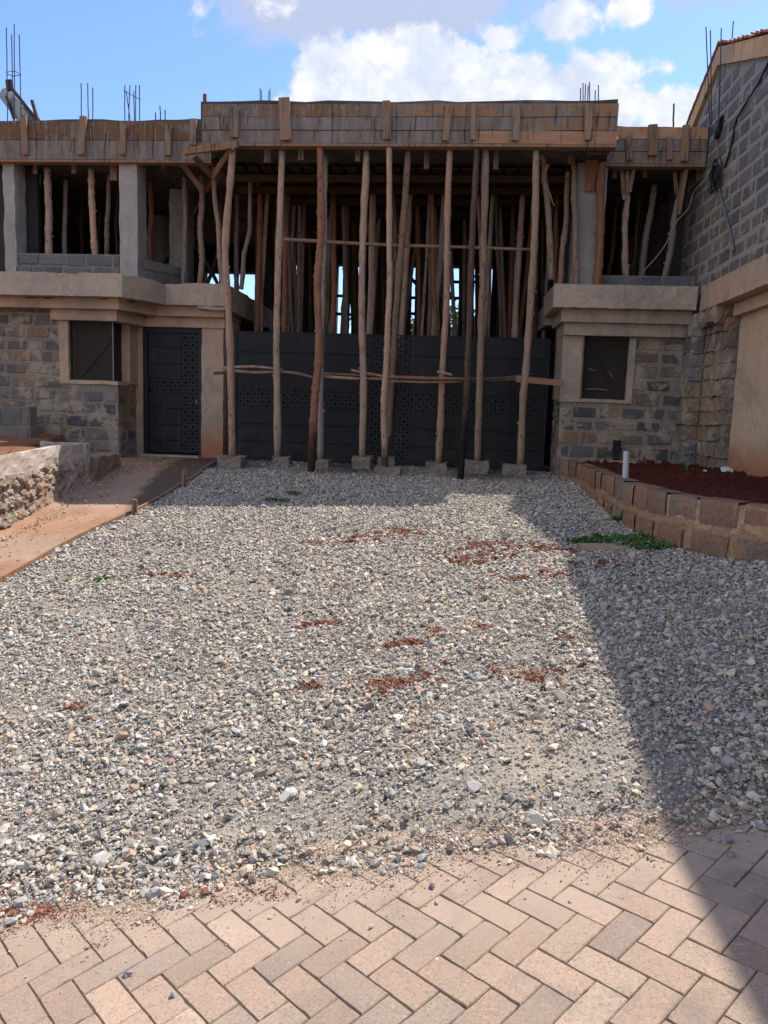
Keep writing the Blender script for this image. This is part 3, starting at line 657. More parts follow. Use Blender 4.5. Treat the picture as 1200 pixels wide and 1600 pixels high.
def masonry(mb, O, u, n, L, z0, z1, ops=(), course=.2, blk=.4, thick=.2, proud=.016, gap=.012, pal=DARKSTONE, jit=.010, mortar=(.30, .26, .22), skip=.0, back=True):
    O, u, n = Vector(O), Vector(u), Vector(n); up = Vector((0, 0, 1))
    def P(a, z, d): return O + u * a + n * d + up * (z - O.z)
    if back:
        for a, b, c, d in wall_strips(L, z0, z1, ops):
            mb.hexa([P(a, c, 0), P(b, c, 0), P(b, c, -thick), P(a, c, -thick), P(a, d, 0), P(b, d, 0), P(b, d, -thick), P(a, d, -thick)], mortar)
    z = z0; r = 0
    while z < z1 - .03:
        zt = min(z + course * rng.uniform(.93, 1.07), z1)
        if z1 - zt < .06: zt = z1
        a = -rng.uniform(0, blk) if r % 2 else -rng.uniform(0, blk * .5)
        while a < L:
            b = a + blk * rng.uniform(.72, 1.2); segs = [(max(a, 0), min(b, L))]
            for o in ops:
                if o[2] < zt - .02 and o[3] > z + .02:
                    ns = []
                    for s, e in segs:
                        if o[1] <= s or o[0] >= e: ns.append((s, e))
                        else:
                            if s < o[0]: ns.append((s, o[0]))
                            if e > o[1]: ns.append((o[1], e))
                    segs = ns
            for s, e in segs:
                if e - s < .05 or rng.random() < skip: continue
                g = gap * rng.uniform(.8, 1.6); g1 = rng.uniform(.8, 1.2); c = tuple(k * g1 for k in rng.choice(pal)); pr = proud * rng.uniform(.5, 1.3); ins = rng.uniform(.006, .014)
                j = lambda: rng.uniform(-jit, jit)
                q = [(s + g, z + g), (e - g, z + g), (e - g, zt - g), (s + g, zt - g)]; q = [(x + j(), y + j()) for x, y in q]
                cx_, cz_ = (s + e) / 2, (z + zt) / 2
                fr = [(x + (ins if x < cx_ else -ins), y + (ins if y < cz_ else -ins)) for x, y in q]
                mid = (cx_ + j() * 3, cz_ + j() * 2)
                V = [P(x, y, -.004) for x, y in q] + [P(x, y, pr + rng.uniform(-.004, .004)) for x, y in fr] + [P(*mid, pr + rng.uniform(0, .008))]
                mb.add(V, [(0, 1, 5, 4), (1, 2, 6, 5), (2, 3, 7, 6), (3, 0, 4, 7), (4, 5, 8), (5, 6, 8), (6, 7, 8), (7, 4, 8)], c)
            a = b
        z = zt; r += 1
    return mb

# ------------------------------------------------------------------ the unfinished building
SOF, TOP = 5.43, 5.95           # underside and top of the upper slab
YB, YG, YC = 12.1, 12.8, 11.3   # front of the side rooms, gate plane, front of the middle slab
YBACK = 18.4
bld = thing('unfinished_building', (-1.2, 12.8, .8), 'unfinished stone and concrete building with raw upper slab held up by timber poles', 'building')
# left room, lower storey
LX0, LX1 = -8.2, -5.40
mb = MB(); masonry(mb, (LX0, YB, .3), (1, 0, 0), (0, -1, 0), LX1 - LX0, .3, 3.16, [(-6.20 - LX0, 2.9, 2.05, 3.16)], pal=DARKSTONE, course=.195, blk=.37, mortar=(.25, .205, .165), gap=.022, jit=.018, proud=.010)
masonry(mb, (LX1 - .004, YB + .004, .3), (0, 1, 0), (1, 0, 0), .716, .3, 3.06, [(-.1, .40, 2.05, 3.06)], course=.195, blk=.34, mortar=(.25, .205, .165), gap=.022, jit=.016, proud=.010)
mb.build('stone_wall', M_MASON, bld)
mb = MB()
mb.rough(-6.36, -6.20, YB - .03, YB + .18, 2.02, 3.0, .1, .008, 1); mb.rough(-6.36, -5.385, YB - .028, YB + .2, 1.99, 2.05, .1, .006, 2)
mb.rough(-5.58, LX1 + .03, YB + .40, YB + .72, 2.02, 3.0, .1, .006, 3); mb.rough(-5.56, LX1 + .025, YB + .2, YB + .42, 1.99, 2.05, .1, .006, 4)
mb.build('window_surround', M_LEDGE, bld)
# pedestrian doorway
mb = MB(); mb.rough(-4.235, -3.86, YG - .06, YG + .34, .55, 3.02, .12, .008, 5); mb.build('gate_pillar', M_PILLAR, bld)
mb = MB(); mb.rough(-5.42, -3.84, YG - .055, YG + .3, 2.99, 3.22, .12, .008, 6); mb.build('lintel', M_LEDGE, bld)
mb = MB(); mb.rough(-5.42, -5.262, YG + .025, YG + .3, .5, 2.985, .1, .006, 17); mb.build('door_jamb', M_LEDGE, bld)
mb = MB(); mb.rough(-5.26, -4.24, YG - .22, YG + .1, .70, .86, .1, .008, 7); mb.build('doorstep', M_LEDGE_GREY, bld)
# left ledge: two mouldings and a deep fascia that steps back at the door
def ledge(name, front, zb, zt, mat, seed, seg=.05, amp=.012, end=True):
    """front: the polyline of the ledge's front edge, left to right; the body runs back from it"""
    mb = MB()
    pts = [Vector((*p, 0)) for p in front]; dens = []
    for a, b in zip(pts, pts[1:]):
        k = max(1, int((b - a).length / seg)); dens += [a + (b - a) * (i / k) for i in range(k)]
    dens.append(pts[-1]); nz = max(2, int((zt - zb) / .05)); n_ = len(dens); yb = YG + .2
    prof = [('b', 0)] + [('f', i / nz) for i in range(nz + 1)] + [('t', 0)]
    for p in dens:
        for kind, t in prof:
            q = Vector((p.x, p.y, zb + (zt - zb) * t)) if kind == 'f' else Vector((p.x, yb + .6, zb if kind == 'b' else zt))
            if kind == 'f':
                nv = mnoise.noise_vector(q * 1.8 + Vector((seed, 0, 0))) * amp * .45 + mnoise.noise_vector(q * 11 + Vector((seed, 3, 0))) * amp * .4 + mnoise.noise_vector(q * 27 + Vector((seed, 3, 9))) * amp * .3
                if t == 1: nv.z += -max(0, mnoise.noise(q * 4) - .15) * .08 - max(0, mnoise.noise(q * 17)) * .02
                q += nv
            mb.v.append(tuple(q))
    w = len(prof)
    for i in range(n_ - 1):
        for k in range(w - 1): mb.f.append((i * w + k, (i + 1) * w + k, (i + 1) * w + k + 1, i * w + k + 1)); mb.c.append((1, 1, 1))
    mb.f.append(tuple(range(w))); mb.f.append(tuple((n_ - 1) * w + k for k in reversed(range(w)))); mb.c += [(1, 1, 1)] * 2
    return mb.build(name, mat, bld)
ledge('ledge', [(-8.2, 11.65), (-5.12, 11.65), (-4.72, 12.42), (-3.72, 12.42)], 3.31, 3.66, M_LEDGE_GREY, 1.0, amp=.010)
ledge('moulding', [(-8.2, 11.86), (-5.26, 11.86), (-4.94, 12.58), (-3.80, 12.58)], 3.15, 3.313, M_LEDGE, 2.0, amp=.006)
ledge('lintel_band', [(-6.45, 11.99), (-5.36, 11.99), (-5.16, 12.70), (-3.83, 12.70)], 2.985, 3.152, M_LEDGE, 3.0, amp=.005)
# broken slab end that shows its section beside the gate
mb = MB(); mb.rough(-4.2, -3.70, 12.46, 15.5, 3.26, 3.64, .16, .03, 9); mb.build('slab_end', M_LEDGE_GREY, bld)
# right room, lower storey
RX0, RX1 = 1.62, 3.5
mb = MB(); masonry(mb, (RX0, YB, .3), (1, 0, 0), (0, -1, 0), RX1 - RX0, .3, 3.28, [(.0, .98, 1.99, 3.28)], course=.2, blk=.36, pal=DARKSTONE, mortar=(.28, .23, .18), gap=.024, jit=.018, proud=.010)
masonry(mb, (RX0 + .004, YB + .9, .3), (0, -1, 0), (-1, 0, 0), .896, .3, 1.99, (), course=.2, blk=.36, mortar=(.28, .23, .18), gap=.022, jit=.016, proud=.010)
mb.build('stone_wall', M_MASON, bld)
mb = MB(); mb.rough(1.60, 1.90, YB - .025, YB + .9, 1.99, 2.96, .1, .006, 12); mb.rough(2.585, 2.68, YB - .024, YB + .16, 1.99, 2.93, .1, .006, 13); mb.rough(1.60, 2.68, YB - .03, YB + .2, 1.95, 2.0, .1, .006, 14)
mb.build('window_surround', M_LEDGE_GREY, bld)
mb = MB(); mb.bar((1.905, YB - .03, 1.995), (1.905, YB - .03, 2.94), .022, .03, (0, -1, 0), (1.2, .9, .7)); mb.build('window_batten', M_BATTEN, bld)
def ledge_r(name, x0, y, zb, zt, mat, seed, yret, amp):
    mb = MB(); mb.rough(x0, 3.40, y, YB + .5, zb, zt, .05, amp * .6, seed, freq=9); mb.rough(x0, x0 + 1.2, YB + .505, yret, zb, zt - .004, .16, amp, seed + 5); return mb.build(name, mat, bld)
ledge_r('ledge', 1.375, 11.68, 3.30, 3.63, M_LEDGE_GREY, 21, 12.95, .011)
ledge_r('moulding', 1.52, 11.86, 3.12, 3.298, M_LEDGE_GREY, 22, 12.9, .007)
ledge_r('lintel_band', 1.59, 11.97, 2.94, 3.118, M_LEDGE_GREY, 23, 12.9, .006)
mb = MB(); mb.rough(1.42, 2.4, 13.0, 16.4, 3.2, 3.56, .2, .03, 24); mb.build('slab_end', M_LEDGE_GREY, bld)
# windows: expanded-metal grilles with a heavy diagonal bar
def grille(x0, x1, z0, z1, y, lean, diag, side=None):
    w = thing('window', (x0, y, z0), '', ''); del w['label'], w['category']; w.parent = bld; w.location = Vector((x0, y, z0)) - Vector(bld.location)
    mb = MB()
    for a, b in (((x0, z0), (x1, z0)), ((x0, z1), (x1, z1)), ((x0, z0), (x0, z1)), ((x1, z0), (x1, z1))): mb.bar((a[0], y, a[1]), (b[0], y, b[1]), .03, .03, (0, -1, 0))
    mb.build('frame', M_METAL, w); mb = MB(); H = z1 - z0; L = x1 - x0; s = -(H + L)
    while s < H + L:
        pts = []
        for t in np.linspace(0, 1, 2):
            pass
        # strip: z = z0 + s + lean*(x-x0), cut by the frame
        xa, xb = 0.0, L; za, zb_ = s, s + lean * L
        lo, hi = 0.0, 1.0
        for lim, sg in ((0.0, 1), (H, -1)):
            fa, fb = sg * (za - lim), sg * (zb_ - lim)
            if fa < 0 and fb < 0: lo = 2; break
            if fa < 0: lo = max(lo, fa / (fa - fb))
            if fb < 0: hi = min(hi, fa / (fa - fb))
        if lo < hi:
            mb.bar((x0 + L * lo, y, z0 + za + (zb_ - za) * lo), (x0 + L * hi, y, z0 + za + (zb_ - za) * hi), .015, .006, (0, -1, 0))
        s += .047
    mb.build('mesh_grille', MESHW, w)
    mb = MB(); mb.bar((x0 + diag[0] * L, y - .02, z0 + diag[1] * H), (x0 + diag[2] * L, y - .02, z0 + diag[3] * H), .03, .012, (0, -1, 0)); mb.build('diagonal_bar', M_METAL, w)
    if side:
        mb = MB(); mb.box(x1 - .02, x1 - .005, y + .03, side, z0, z1); mb.build('side_shutter', M_METAL, w)
        mb = MB(); mb.bar((x1 + .012, y - .012, z0), (x1 + .012, y - .012, z1), .014, .014); mb.build('corner_post', M_WIRE, w)
    return w
MESHW = m_plain('rusty_dark_mesh', (.065, .052, .043), .7, .3, .2)
grille(-6.19, -5.50, 2.055, 2.985, YB + .05, -.95, (.15, 0, 1, .72), YB + .39)
grille(1.925, 2.58, 2.0, 2.94, YB + .06, .95, (.1, .95, .75, .1))
for (x0, x1, y, zz) in ((-6.4, -5.58, YB + .35, (1.9, 3.2)), (1.92, 2.8, YB + .4, (1.9, 3.1))):
    mb = MB(); mb.box(x0, x1, y, y + .05, *zz); mb.build('room_back', M_INNER, bld)
# pedestrian door
dr = thing('door', (-4.76, YG, .86), '', ''); del dr['label'], dr['category']; dr.parent = bld; dr.location = Vector((-4.76, YG, .86)) - Vector(bld.location)
mb = MB()
for a, b in ((-5.26, -5.18), (-4.30, -4.24)): mb.box(a, b, YG - .02, YG + .06, .87, 2.985)
mb.box(-5.18, -4.30, YG - .019, YG + .06, 2.90, 2.985); mb.build('frame', M_METAL, dr)
def ribbed(mb, x0, x1, y, zs, lip=.012):
    """sheet panels between folded ribs"""
    for a, b in zip(zs, zs[1:]):
        mb.hexa([(x0, y, a + .006), (x1, y, a + .006), (x1, y + .02, a + .006), (x0, y + .02, a + .006), (x0, y - .004, b - .012), (x1, y - .004, b - .012), (x1, y + .02, b - .012), (x0, y + .02, b - .012)])
        mb.box(x0, x1, y - lip, y + .018, b - .011, b - .002); mb.box(x0, x1, y + .0205, y + .024, a - .004, b + .004)
mb = MB(); ribbed(mb, -5.175, -4.60, YG + .01, [.89, 1.10, 1.37, 1.64, 1.91]); ribbed(mb, -5.175, -4.60, YG + .01, [2.13, 2.38, 2.66, 2.895]); mb.build('panel', M_METAL, dr)
mb = MB(); mb.box(-5.175, -4.60, YG + .012, YG + .016, 1.915, 2.125); mb.build('perforated_band', M_PERF, dr)
mb = MB(); mb.box(-4.598, -4.305, YG + .006, YG + .010, .89, 2.895); mb.build('perforated_strip', M_PERF, dr)
mb = MB(); mb.box(-4.345, -4.325, YG - .012, YG + .004, 1.74, 1.80); mb.build('lock', M_WIRE, dr)
mb = MB(); mb.box(-5.30, -4.2, YG + .34, YG + .38, .8, 3.2); mb.build('passage_back', M_INNER, bld)

# upper storey: columns and low block walls
def column(x0, x1, y0, y1, z0=3.62, z1=SOF, mat=M_COLUMN, seed=0, amp=.008, name='column'):
    mb = MB(); mb.rough(x0, x1, y0, y1, z0, z1, .12, amp, seed); return mb.build(name, mat, bld)
column(-7.24, -7.05, YB, YB + .32, seed=31, amp=.012)
column(-5.335, -5.045, YB - .02, YB + .34, seed=33); column(1.66, 2.10, YB, YB + .34, seed=34)
column(-5.10, -4.78, 13.6, 13.95, seed=35); column(-6.2, -5.9, 15.4, 15.7, seed=36); column(-3.96, -3.72, 15.2, 15.5, .7, SOF, M_INNER, 37); column(3.25, 3.5, 13.0, 13.3, seed=38, mat=M_INNER)
mb = MB(); masonry(mb, (-7.05, YB + .012, 3.62), (1, 0, 0), (0, -1, 0), 1.715, 3.62, 4.02, course=.2, blk=.42, pal=GREYBLOCK, mortar=(.22, .21, .20)); mb.build('parapet_wall', M_BLOCK, bld)
mb = MB(); masonry(mb, (-5.045, YB + .02, 3.62), (.45, .89, 0), (.89, -.45, 0), 1.0, 3.62, 3.98, course=.2, blk=.42, pal=GREYBLOCK, mortar=(.18, .17, .16)); mb.build('parapet_wall', M_BLOCK, bld)
mb = MB(); masonry(mb, (2.0, YB + .02, 3.6), (1, 0, 0), (0, -1, 0), 1.5, 3.6, 3.84, course=.24, blk=.42, pal=GREYBLOCK, mortar=(.20, .19, .18)); mb.build('parapet_wall', M_BLOCK, bld)
# inner floors, side walls of the gateway, back walls
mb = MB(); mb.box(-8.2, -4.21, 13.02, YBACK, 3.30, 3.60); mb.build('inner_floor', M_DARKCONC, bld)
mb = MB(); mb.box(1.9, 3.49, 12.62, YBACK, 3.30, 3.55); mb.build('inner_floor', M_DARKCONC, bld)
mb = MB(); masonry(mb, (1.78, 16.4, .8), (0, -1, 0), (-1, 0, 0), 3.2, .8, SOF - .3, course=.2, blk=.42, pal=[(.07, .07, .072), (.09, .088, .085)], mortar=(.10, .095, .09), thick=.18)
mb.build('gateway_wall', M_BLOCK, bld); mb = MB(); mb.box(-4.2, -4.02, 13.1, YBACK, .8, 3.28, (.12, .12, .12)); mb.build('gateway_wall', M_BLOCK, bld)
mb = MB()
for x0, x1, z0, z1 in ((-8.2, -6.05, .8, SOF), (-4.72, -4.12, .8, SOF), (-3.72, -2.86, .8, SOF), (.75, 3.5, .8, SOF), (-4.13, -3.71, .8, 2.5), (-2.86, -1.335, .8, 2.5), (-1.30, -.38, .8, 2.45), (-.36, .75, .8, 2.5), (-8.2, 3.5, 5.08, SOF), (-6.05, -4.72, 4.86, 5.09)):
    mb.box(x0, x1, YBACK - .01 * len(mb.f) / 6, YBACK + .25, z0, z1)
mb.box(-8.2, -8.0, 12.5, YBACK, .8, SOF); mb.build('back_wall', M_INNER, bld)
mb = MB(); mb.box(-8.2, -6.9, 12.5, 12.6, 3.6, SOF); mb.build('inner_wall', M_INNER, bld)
# slabs
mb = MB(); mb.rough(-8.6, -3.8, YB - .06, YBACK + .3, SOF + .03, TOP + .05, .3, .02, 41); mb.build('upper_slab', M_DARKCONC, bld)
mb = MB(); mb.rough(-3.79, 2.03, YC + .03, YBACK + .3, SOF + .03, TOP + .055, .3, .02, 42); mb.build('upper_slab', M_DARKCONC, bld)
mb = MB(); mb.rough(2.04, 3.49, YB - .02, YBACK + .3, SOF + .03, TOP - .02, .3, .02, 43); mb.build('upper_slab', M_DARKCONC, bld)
mb = MB(); mb.rough(2.2, 3.45, 13.2, 14.2, TOP + .0, TOP + .16, .2, .015, 44); mb.build('upper_slab_kerb', M_LEDGE_GREY, bld)

# ------------------------------------------------------------------ formwork
def rectpx(x0, y0, x1, y1, Y):
    a, b = at(x0, (y0 + y1) / 2, Y), at(x1, (y0 + y1) / 2, Y); t, u = at((x0 + x1) / 2, y0, Y), at((x0 + x1) / 2, y1, Y)
    return a.x, b.x, u.z, t.z
def formwork(label, x0, x1, y, zb, zt, rows, battens, stubs, pal, seed, soffit=True):
    root = thing('slab_formwork', ((x0 + x1) / 2, y, zb), label, 'formwork', 'timber formwork along the upper slab edge'); r = random.Random(seed)
    mb = MB(); zs = np.linspace(zb, zt, rows + 1)
    for k in range(rows):
        a = x0
        while a < x1 - .02:
            b = min(x1, a + r.uniform(2.6, 4.6)); b = x1 if x1 - b < .8 else b
            g1 = r.uniform(.85, 1.15); c = pal[k % len(pal)]; c = (c[0] * g1 * (1.5 if x0 > -4 and b == x1 else 1), c[1] + r.uniform(-.06, .06) - (.07 if x0 > -4 and b == x1 else 0), 1); s = r.uniform(-.006, .006)
            n_ = max(2, int((b - a) / .25)); o = len(mb.v)
            for i in range(n_ + 1):
                x = a + .004 + (b - a - .008) * i / n_; wv = mnoise.noise(Vector((x * 1.7, k * 3, seed))) * .008
                for dy, z in ((0, zs[k] + .004), (0, zs[k + 1] - .004), (.026, zs[k + 1] - .004), (.026, zs[k] + .004)): mb.v.append((x, y + s + dy, z + wv))
            for i in range(n_):
                for q in range(4): mb.f.append((o + i * 4 + q, o + (i + 1) * 4 + q, o + (i + 1) * 4 + (q + 1) % 4, o + i * 4 + (q + 1) % 4)); mb.c.append(c)
            mb.f += [(o + 3, o + 2, o + 1, o), tuple(o + n_ * 4 + q for q in range(4))]; mb.c += [c, c]
            a = b
    mb.build('boarding', M_FORM, root)
    for (bx0, by0, bx1, by1) in battens:
        a, b, z0, z1 = rectpx(bx0, by0, bx1, by1, y - .03); mb = MB(); t = r.uniform(-.02, .02); g1 = r.uniform(.75, 1.25); c = tuple(v * g1 for v in (1, .95, .9))
        mb.bar(((a + b) / 2 - t, y - .033, z0), ((a + b) / 2 + t, y - .033, z1), b - a, .045, (0, -1, 0), c); mb.build('batten', M_BATTEN, root)
    for (bx0, by0, bx1, by1) in stubs:
        a, b, z0, z1 = rectpx(bx0, by0, bx1, by1, y + .30); mb = MB(); g1 = r.uniform(.6, 1.1); c = tuple(v * g1 for v in (1, .95, .9))
        mb.bar(((a + b) / 2, y + .30, z0), ((a + b) / 2, y + .30, max(z1, zb + .05)), b - a, .03, (0, -1, 0), c); mb.build('hanger_stub', M_BATTEN, root)
    if soffit:
        mb = MB(); mb.bar((x0, y + .06, zb - .022), (x1, y + .06, zb - .022), .14, .035, (0, 0, 1), (1.1, .9, .75)); mb.build('ledger_board', M_BATTEN, root)
    return root
P_GREY = [(.85, .62, 1), (.7, .55, 1)]
formwork('weathered boards with timber battens along the lower slab on the left, beside the solar heater', -7.35, -3.84, YB - .10, SOF - .02, TOP + .03, 2,
         [(34, 180, 43, 242), (124, 182, 134, 242), (188, 195, 197, 242), (258, 196, 268, 243), (297, 186, 307, 227)], [(52, 250, 58, 272), (112, 247, 119, 271), (172, 248, 183, 282), (252, 248, 259, 264)], P_GREY, 3)
formwork('three high rows of cement stained boards along the projecting middle slab above the gate', -3.76, 2.05, YC, SOF, TOP + .01, 3,
         [(362, 168, 373, 215), (437, 153, 454, 219), (598, 158, 610, 218), (694, 164, 704, 220), (735, 162, 743, 219), (800, 164, 812, 220), (914, 162, 925, 219)],
         [(413, 232, 423, 254), (466, 232, 475, 250), (555, 234, 563, 252), (663, 233, 671, 264), (771, 231, 779, 265)], [(1.0, .57, 1), (.85, .60, 1), (.9, .56, 1)], 5)
fr = formwork('pale boards with four battens between the middle slab and the block wall', 2.06, 3.47, YB - .05, SOF - .02, TOP - .03, 3,
         [(979, 214, 988, 250), (1013, 195, 1027, 243), (1041, 215, 1050, 250), (1065, 196, 1076, 252)], [(957, 257, 964, 279), (1004, 260, 1011, 278), (1088, 262, 1094, 284)], [(.9, .70, 1), (.9, .66, 1), (1.4, .42, 1)], 8)
# bearers and joists under the slab, dim inside
sf = thing('slab_falsework', (-1, 14.5, 5.2), 'dim timber bearers and boards under the upper slab inside the gateway', 'falsework')
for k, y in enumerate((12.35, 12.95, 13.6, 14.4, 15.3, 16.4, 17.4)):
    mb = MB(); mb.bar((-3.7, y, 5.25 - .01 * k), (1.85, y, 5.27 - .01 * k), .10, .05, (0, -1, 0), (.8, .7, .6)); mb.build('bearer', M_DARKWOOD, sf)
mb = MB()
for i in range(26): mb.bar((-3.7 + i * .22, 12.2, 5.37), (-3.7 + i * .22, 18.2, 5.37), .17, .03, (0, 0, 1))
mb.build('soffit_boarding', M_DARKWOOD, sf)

# ------------------------------------------------------------------ gate
GX0, GX1, GZ0, GZ1 = -3.69, 1.50, .83, 2.955
GM = -1.06
gate = thing('driveway_gate', ((GX0 + GX1) / 2, YG, GZ0), 'wide black sheet metal gate with perforated bands behind the timber poles', 'gate')
rows = [.84, 1.145, 1.44, 1.72]; rows_t = [2.02, 2.28, 2.62, 2.955]
for (x0, x1, sx0, sx1, px0, px1) in ((GX0, GM - .01, GM - .35, GM - .05, GX0 + .06, GM - .352), (GM + .01, GX1, GM + .05, GM + .35, GM + .352, GX1 - .1)):
    leaf = bpy.data.objects.new('gate_leaf', None); col.objects.link(leaf); leaf.parent = gate; leaf.location = Vector((x0, YG, GZ0)) - Vector(gate.location)
    mb = MB()
    for a in (x0, x1 - .045): mb.box(a, a + .045, YG - .02, YG + .04, GZ0, GZ1)
    mb.box(x0 + .046, x1 - .046, YG - .018, YG + .03, GZ0, GZ0 + .012); mb.box(x0 + .046, x1 - .046, YG - .018, YG + .03, GZ1 - .014, GZ1)
    if x0 == GX0: mb.box(GX0 + .05, GX0 + .06, YG, YG + .02, GZ0 + .02, GZ1 - .02)
    else: mb.box(GX1 - .1, GX1 - .046, YG + .0, YG + .03, GZ0 + .02, GZ1 - .02)
    mb.build('frame', M_METAL, leaf)
    mb = MB(); ribbed(mb, px0, px1, YG, rows); ribbed(mb, px0, px1, YG, rows_t); mb.build('panel', M_METAL, leaf)
    mb = MB(); mb.box(px0, px1, YG + .004, YG + .008, 1.723, 2.017); mb.build('perforated_band', M_PERF, leaf)
    mb = MB(); mb.box(sx0, sx1, YG - .003, YG + .001, GZ0 + .014, GZ1 - .016); mb.build('perforated_strip', M_PERF, leaf)

# ------------------------------------------------------------------ poles
def pole_mesh(path, r0, r1, seed, rings=18, wob=.022):
    r = random.Random(seed); pts = smooth_path(path, max(3, rings // (len(path) - 1))); n_ = len(pts); out = []; rad = []
    for i, p in enumerate(pts):
        t = i / (n_ - 1); w = mnoise.noise_vector(Vector((t * 3.5, seed * 1.7, 0))) * wob * math.sin(math.pi * t) + mnoise.noise_vector(Vector((t * 11, seed * 2.3, 5))) * .004
        out.append(p + Vector((w.x, w.y, 0))); rad.append((r0 + (r1 - r0) * t) * (1 + mnoise.noise(Vector((t * 9, seed, 2))) * .10 + (.18 if r.random() < .16 else 0)))
    mb = MB(); mb.tube(out, rad, 10, (1, 1, 1), .07)
    for _ in range(r.randint(2, 5)):                                  # cut branch stubs
        i = r.randint(2, n_ - 3); a = r.uniform(0, 6.28); d = Vector((math.cos(a), math.sin(a), .25)); q = out[i]
        mb.tube([q, q + d * rad[i] * 1.35], [rad[i] * .42, rad[i] * .3], 6)
    return mb
pole_n = [0]
def pole(path, wpx, Y, mat, label, group, name='timber_prop', taper=.85, foot=0.0):
    pole_n[0] += 1; r0 = wpx / F_PX * Y / 2 * 1.05; mb = pole_mesh(path, r0, r0 * taper, pole_n[0], 110 if foot else 30, .022 if group == FRONT else .042)
    if foot:
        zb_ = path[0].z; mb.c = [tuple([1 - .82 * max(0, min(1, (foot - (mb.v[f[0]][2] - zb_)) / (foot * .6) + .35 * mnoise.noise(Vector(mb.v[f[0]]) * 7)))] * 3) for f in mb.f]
    o = mb.build(name, mat, origin=path[0], smooth=True); return tag(o, label, 'timber prop', group)
FRONT = 'round timber poles propping the middle slab before the gate'
def front_pole(px, wpx, mat, label, ybase, ytop, zbase, foot=0.0):
    """px: picks along the pole from foot to head"""
    n_ = len(px); y0, y1 = px[0][1], px[-1][1]; path = []
    for x, y in px:
        t = (y - y0) / (y1 - y0); path.append(at(x, y, ybase + (ytop - ybase) * t))
    d = (path[0] - path[1]).normalized(); path[0] = path[0] + d * max(0, (path[0].z - zbase) / max(.2, -d.z))
    if path[-1].z < SOF - .05: path[-1].z = SOF - .05
    return pole(path, wpx, (ybase + ytop) / 2, mat, label, FRONT, foot=foot)
def pad(x0, y0, x1, y1, label, seed, flat=False):
    p = ground((x0 + x1) / 2, y1); w = (x1 - x0) / F_PX * p.y; h = (y1 - y0) / F_PX * p.y; mb = MB()
    mb.rough(p.x - w / 2, p.x + w / 2, p.y, p.y + (.34 if not flat else .4), p.z - .04, p.z + h, .05, .022, seed, freq=6)
    tag(mb.build('pad_stone', M_STONEPAD, smooth=False), label, 'pad stone', 'rough stones under the feet of the poles'); return p.y + .15, p.z + h - .015
picks = [
 ([(363, 713), (361, 570), (357, 480), (352, 390), (357, 310), (364, 236)], 11, M_BARK_ORANGE, (338, 713, 376, 735), 'bowed brown pole at the left end of the gate, beside the plastered pillar'),
 ([(434, 714), (432, 570), (433, 459), (437, 367), (441, 234)], 10.5, M_BARK, (424, 714, 451, 731), 'pale straight pole second from the plastered pillar'),
 ([(486, 740), (492, 620), (498, 547), (497, 440), (502, 350), (500, 231)], 12, M_BARK_RED, None, 'thick knotty reddish pole with black wet foot, planted straight in the gravel'),
 ([(501, 719), (501, 587), (504, 459), (506, 350), (508, 240)], 9.5, M_BARK_GREY, (491, 719, 513, 734), 'greyish pole just behind the thick knotty reddish pole'),
 ([(566, 713), (568, 593), (566, 488), (567, 400), (573, 236)], 10.5, M_BARK, (551, 714, 578, 736), 'pinkish grey pole on a squared stone left of the gate meeting line'),
 ([(602, 731), (600, 634), (605, 547), (608, 459), (609, 383), (608, 229)], 9.5, M_BARK_ORANGE, (586, 731, 626, 746), 'slim orange pole standing on a flat slab before the gate meeting line'),
 ([(606, 712), (610, 634), (614, 576), (619, 483), (630, 350), (638, 236)], 10, M_BARK, (589, 713, 616, 729), 'leaning pale pole crossing behind the slim orange pole'),
 ([(685, 724), (690, 634), (693, 547), (697, 459), (699, 333), (703, 234)], 10, M_BARK_ORANGE, (665, 724, 697, 738), 'slightly leaning brown pole on a broken stone left of the black-footed pole'),
 ([(719, 751), (726, 663), (730, 590), (735, 488), (740, 333), (745, 234)], 9.5, M_BARK_DARK, None, 'crooked dark pole blackened towards its foot in the gravel'),
 ([(746, 721), (748, 634), (751, 517), (753, 440), (756, 383), (759, 234)], 10.5, M_BARK, (726, 721, 762, 743), 'greyish brown pole on a large pale stone right of the dark crooked pole'),
 ([(813, 728), (817, 634), (823, 576), (829, 474), (835, 367), (838, 234)], 11, M_BARK, (786, 727, 822, 745), 'pale brown pole at the right end of the gate on a rounded stone')]
for i, (px, w, mt, pd, lab) in enumerate(picks):
    if pd: yb, zb = pad(*pd, 'rough stone pad under the ' + lab.split(',')[0].split(' on a ')[0].split(' standing')[0].split(' at the')[0].split(' second')[0] + {0: ' at the plastered pillar', 1: ' second from the pillar', 10: ' at the gate right end'}.get(i, ''), 50 + i, i == 5)
    else:
        q = ground(*px[0]); yb, zb = q.y, q.z - .08
    ytop = min(yb - .02, atz(*px[-1], SOF - .03).y)
    front_pole(px, w, mt, lab, yb, max(ytop, YC + .05), zb, {2: .9, 5: .35, 8: 1.5}.get(i, 0))

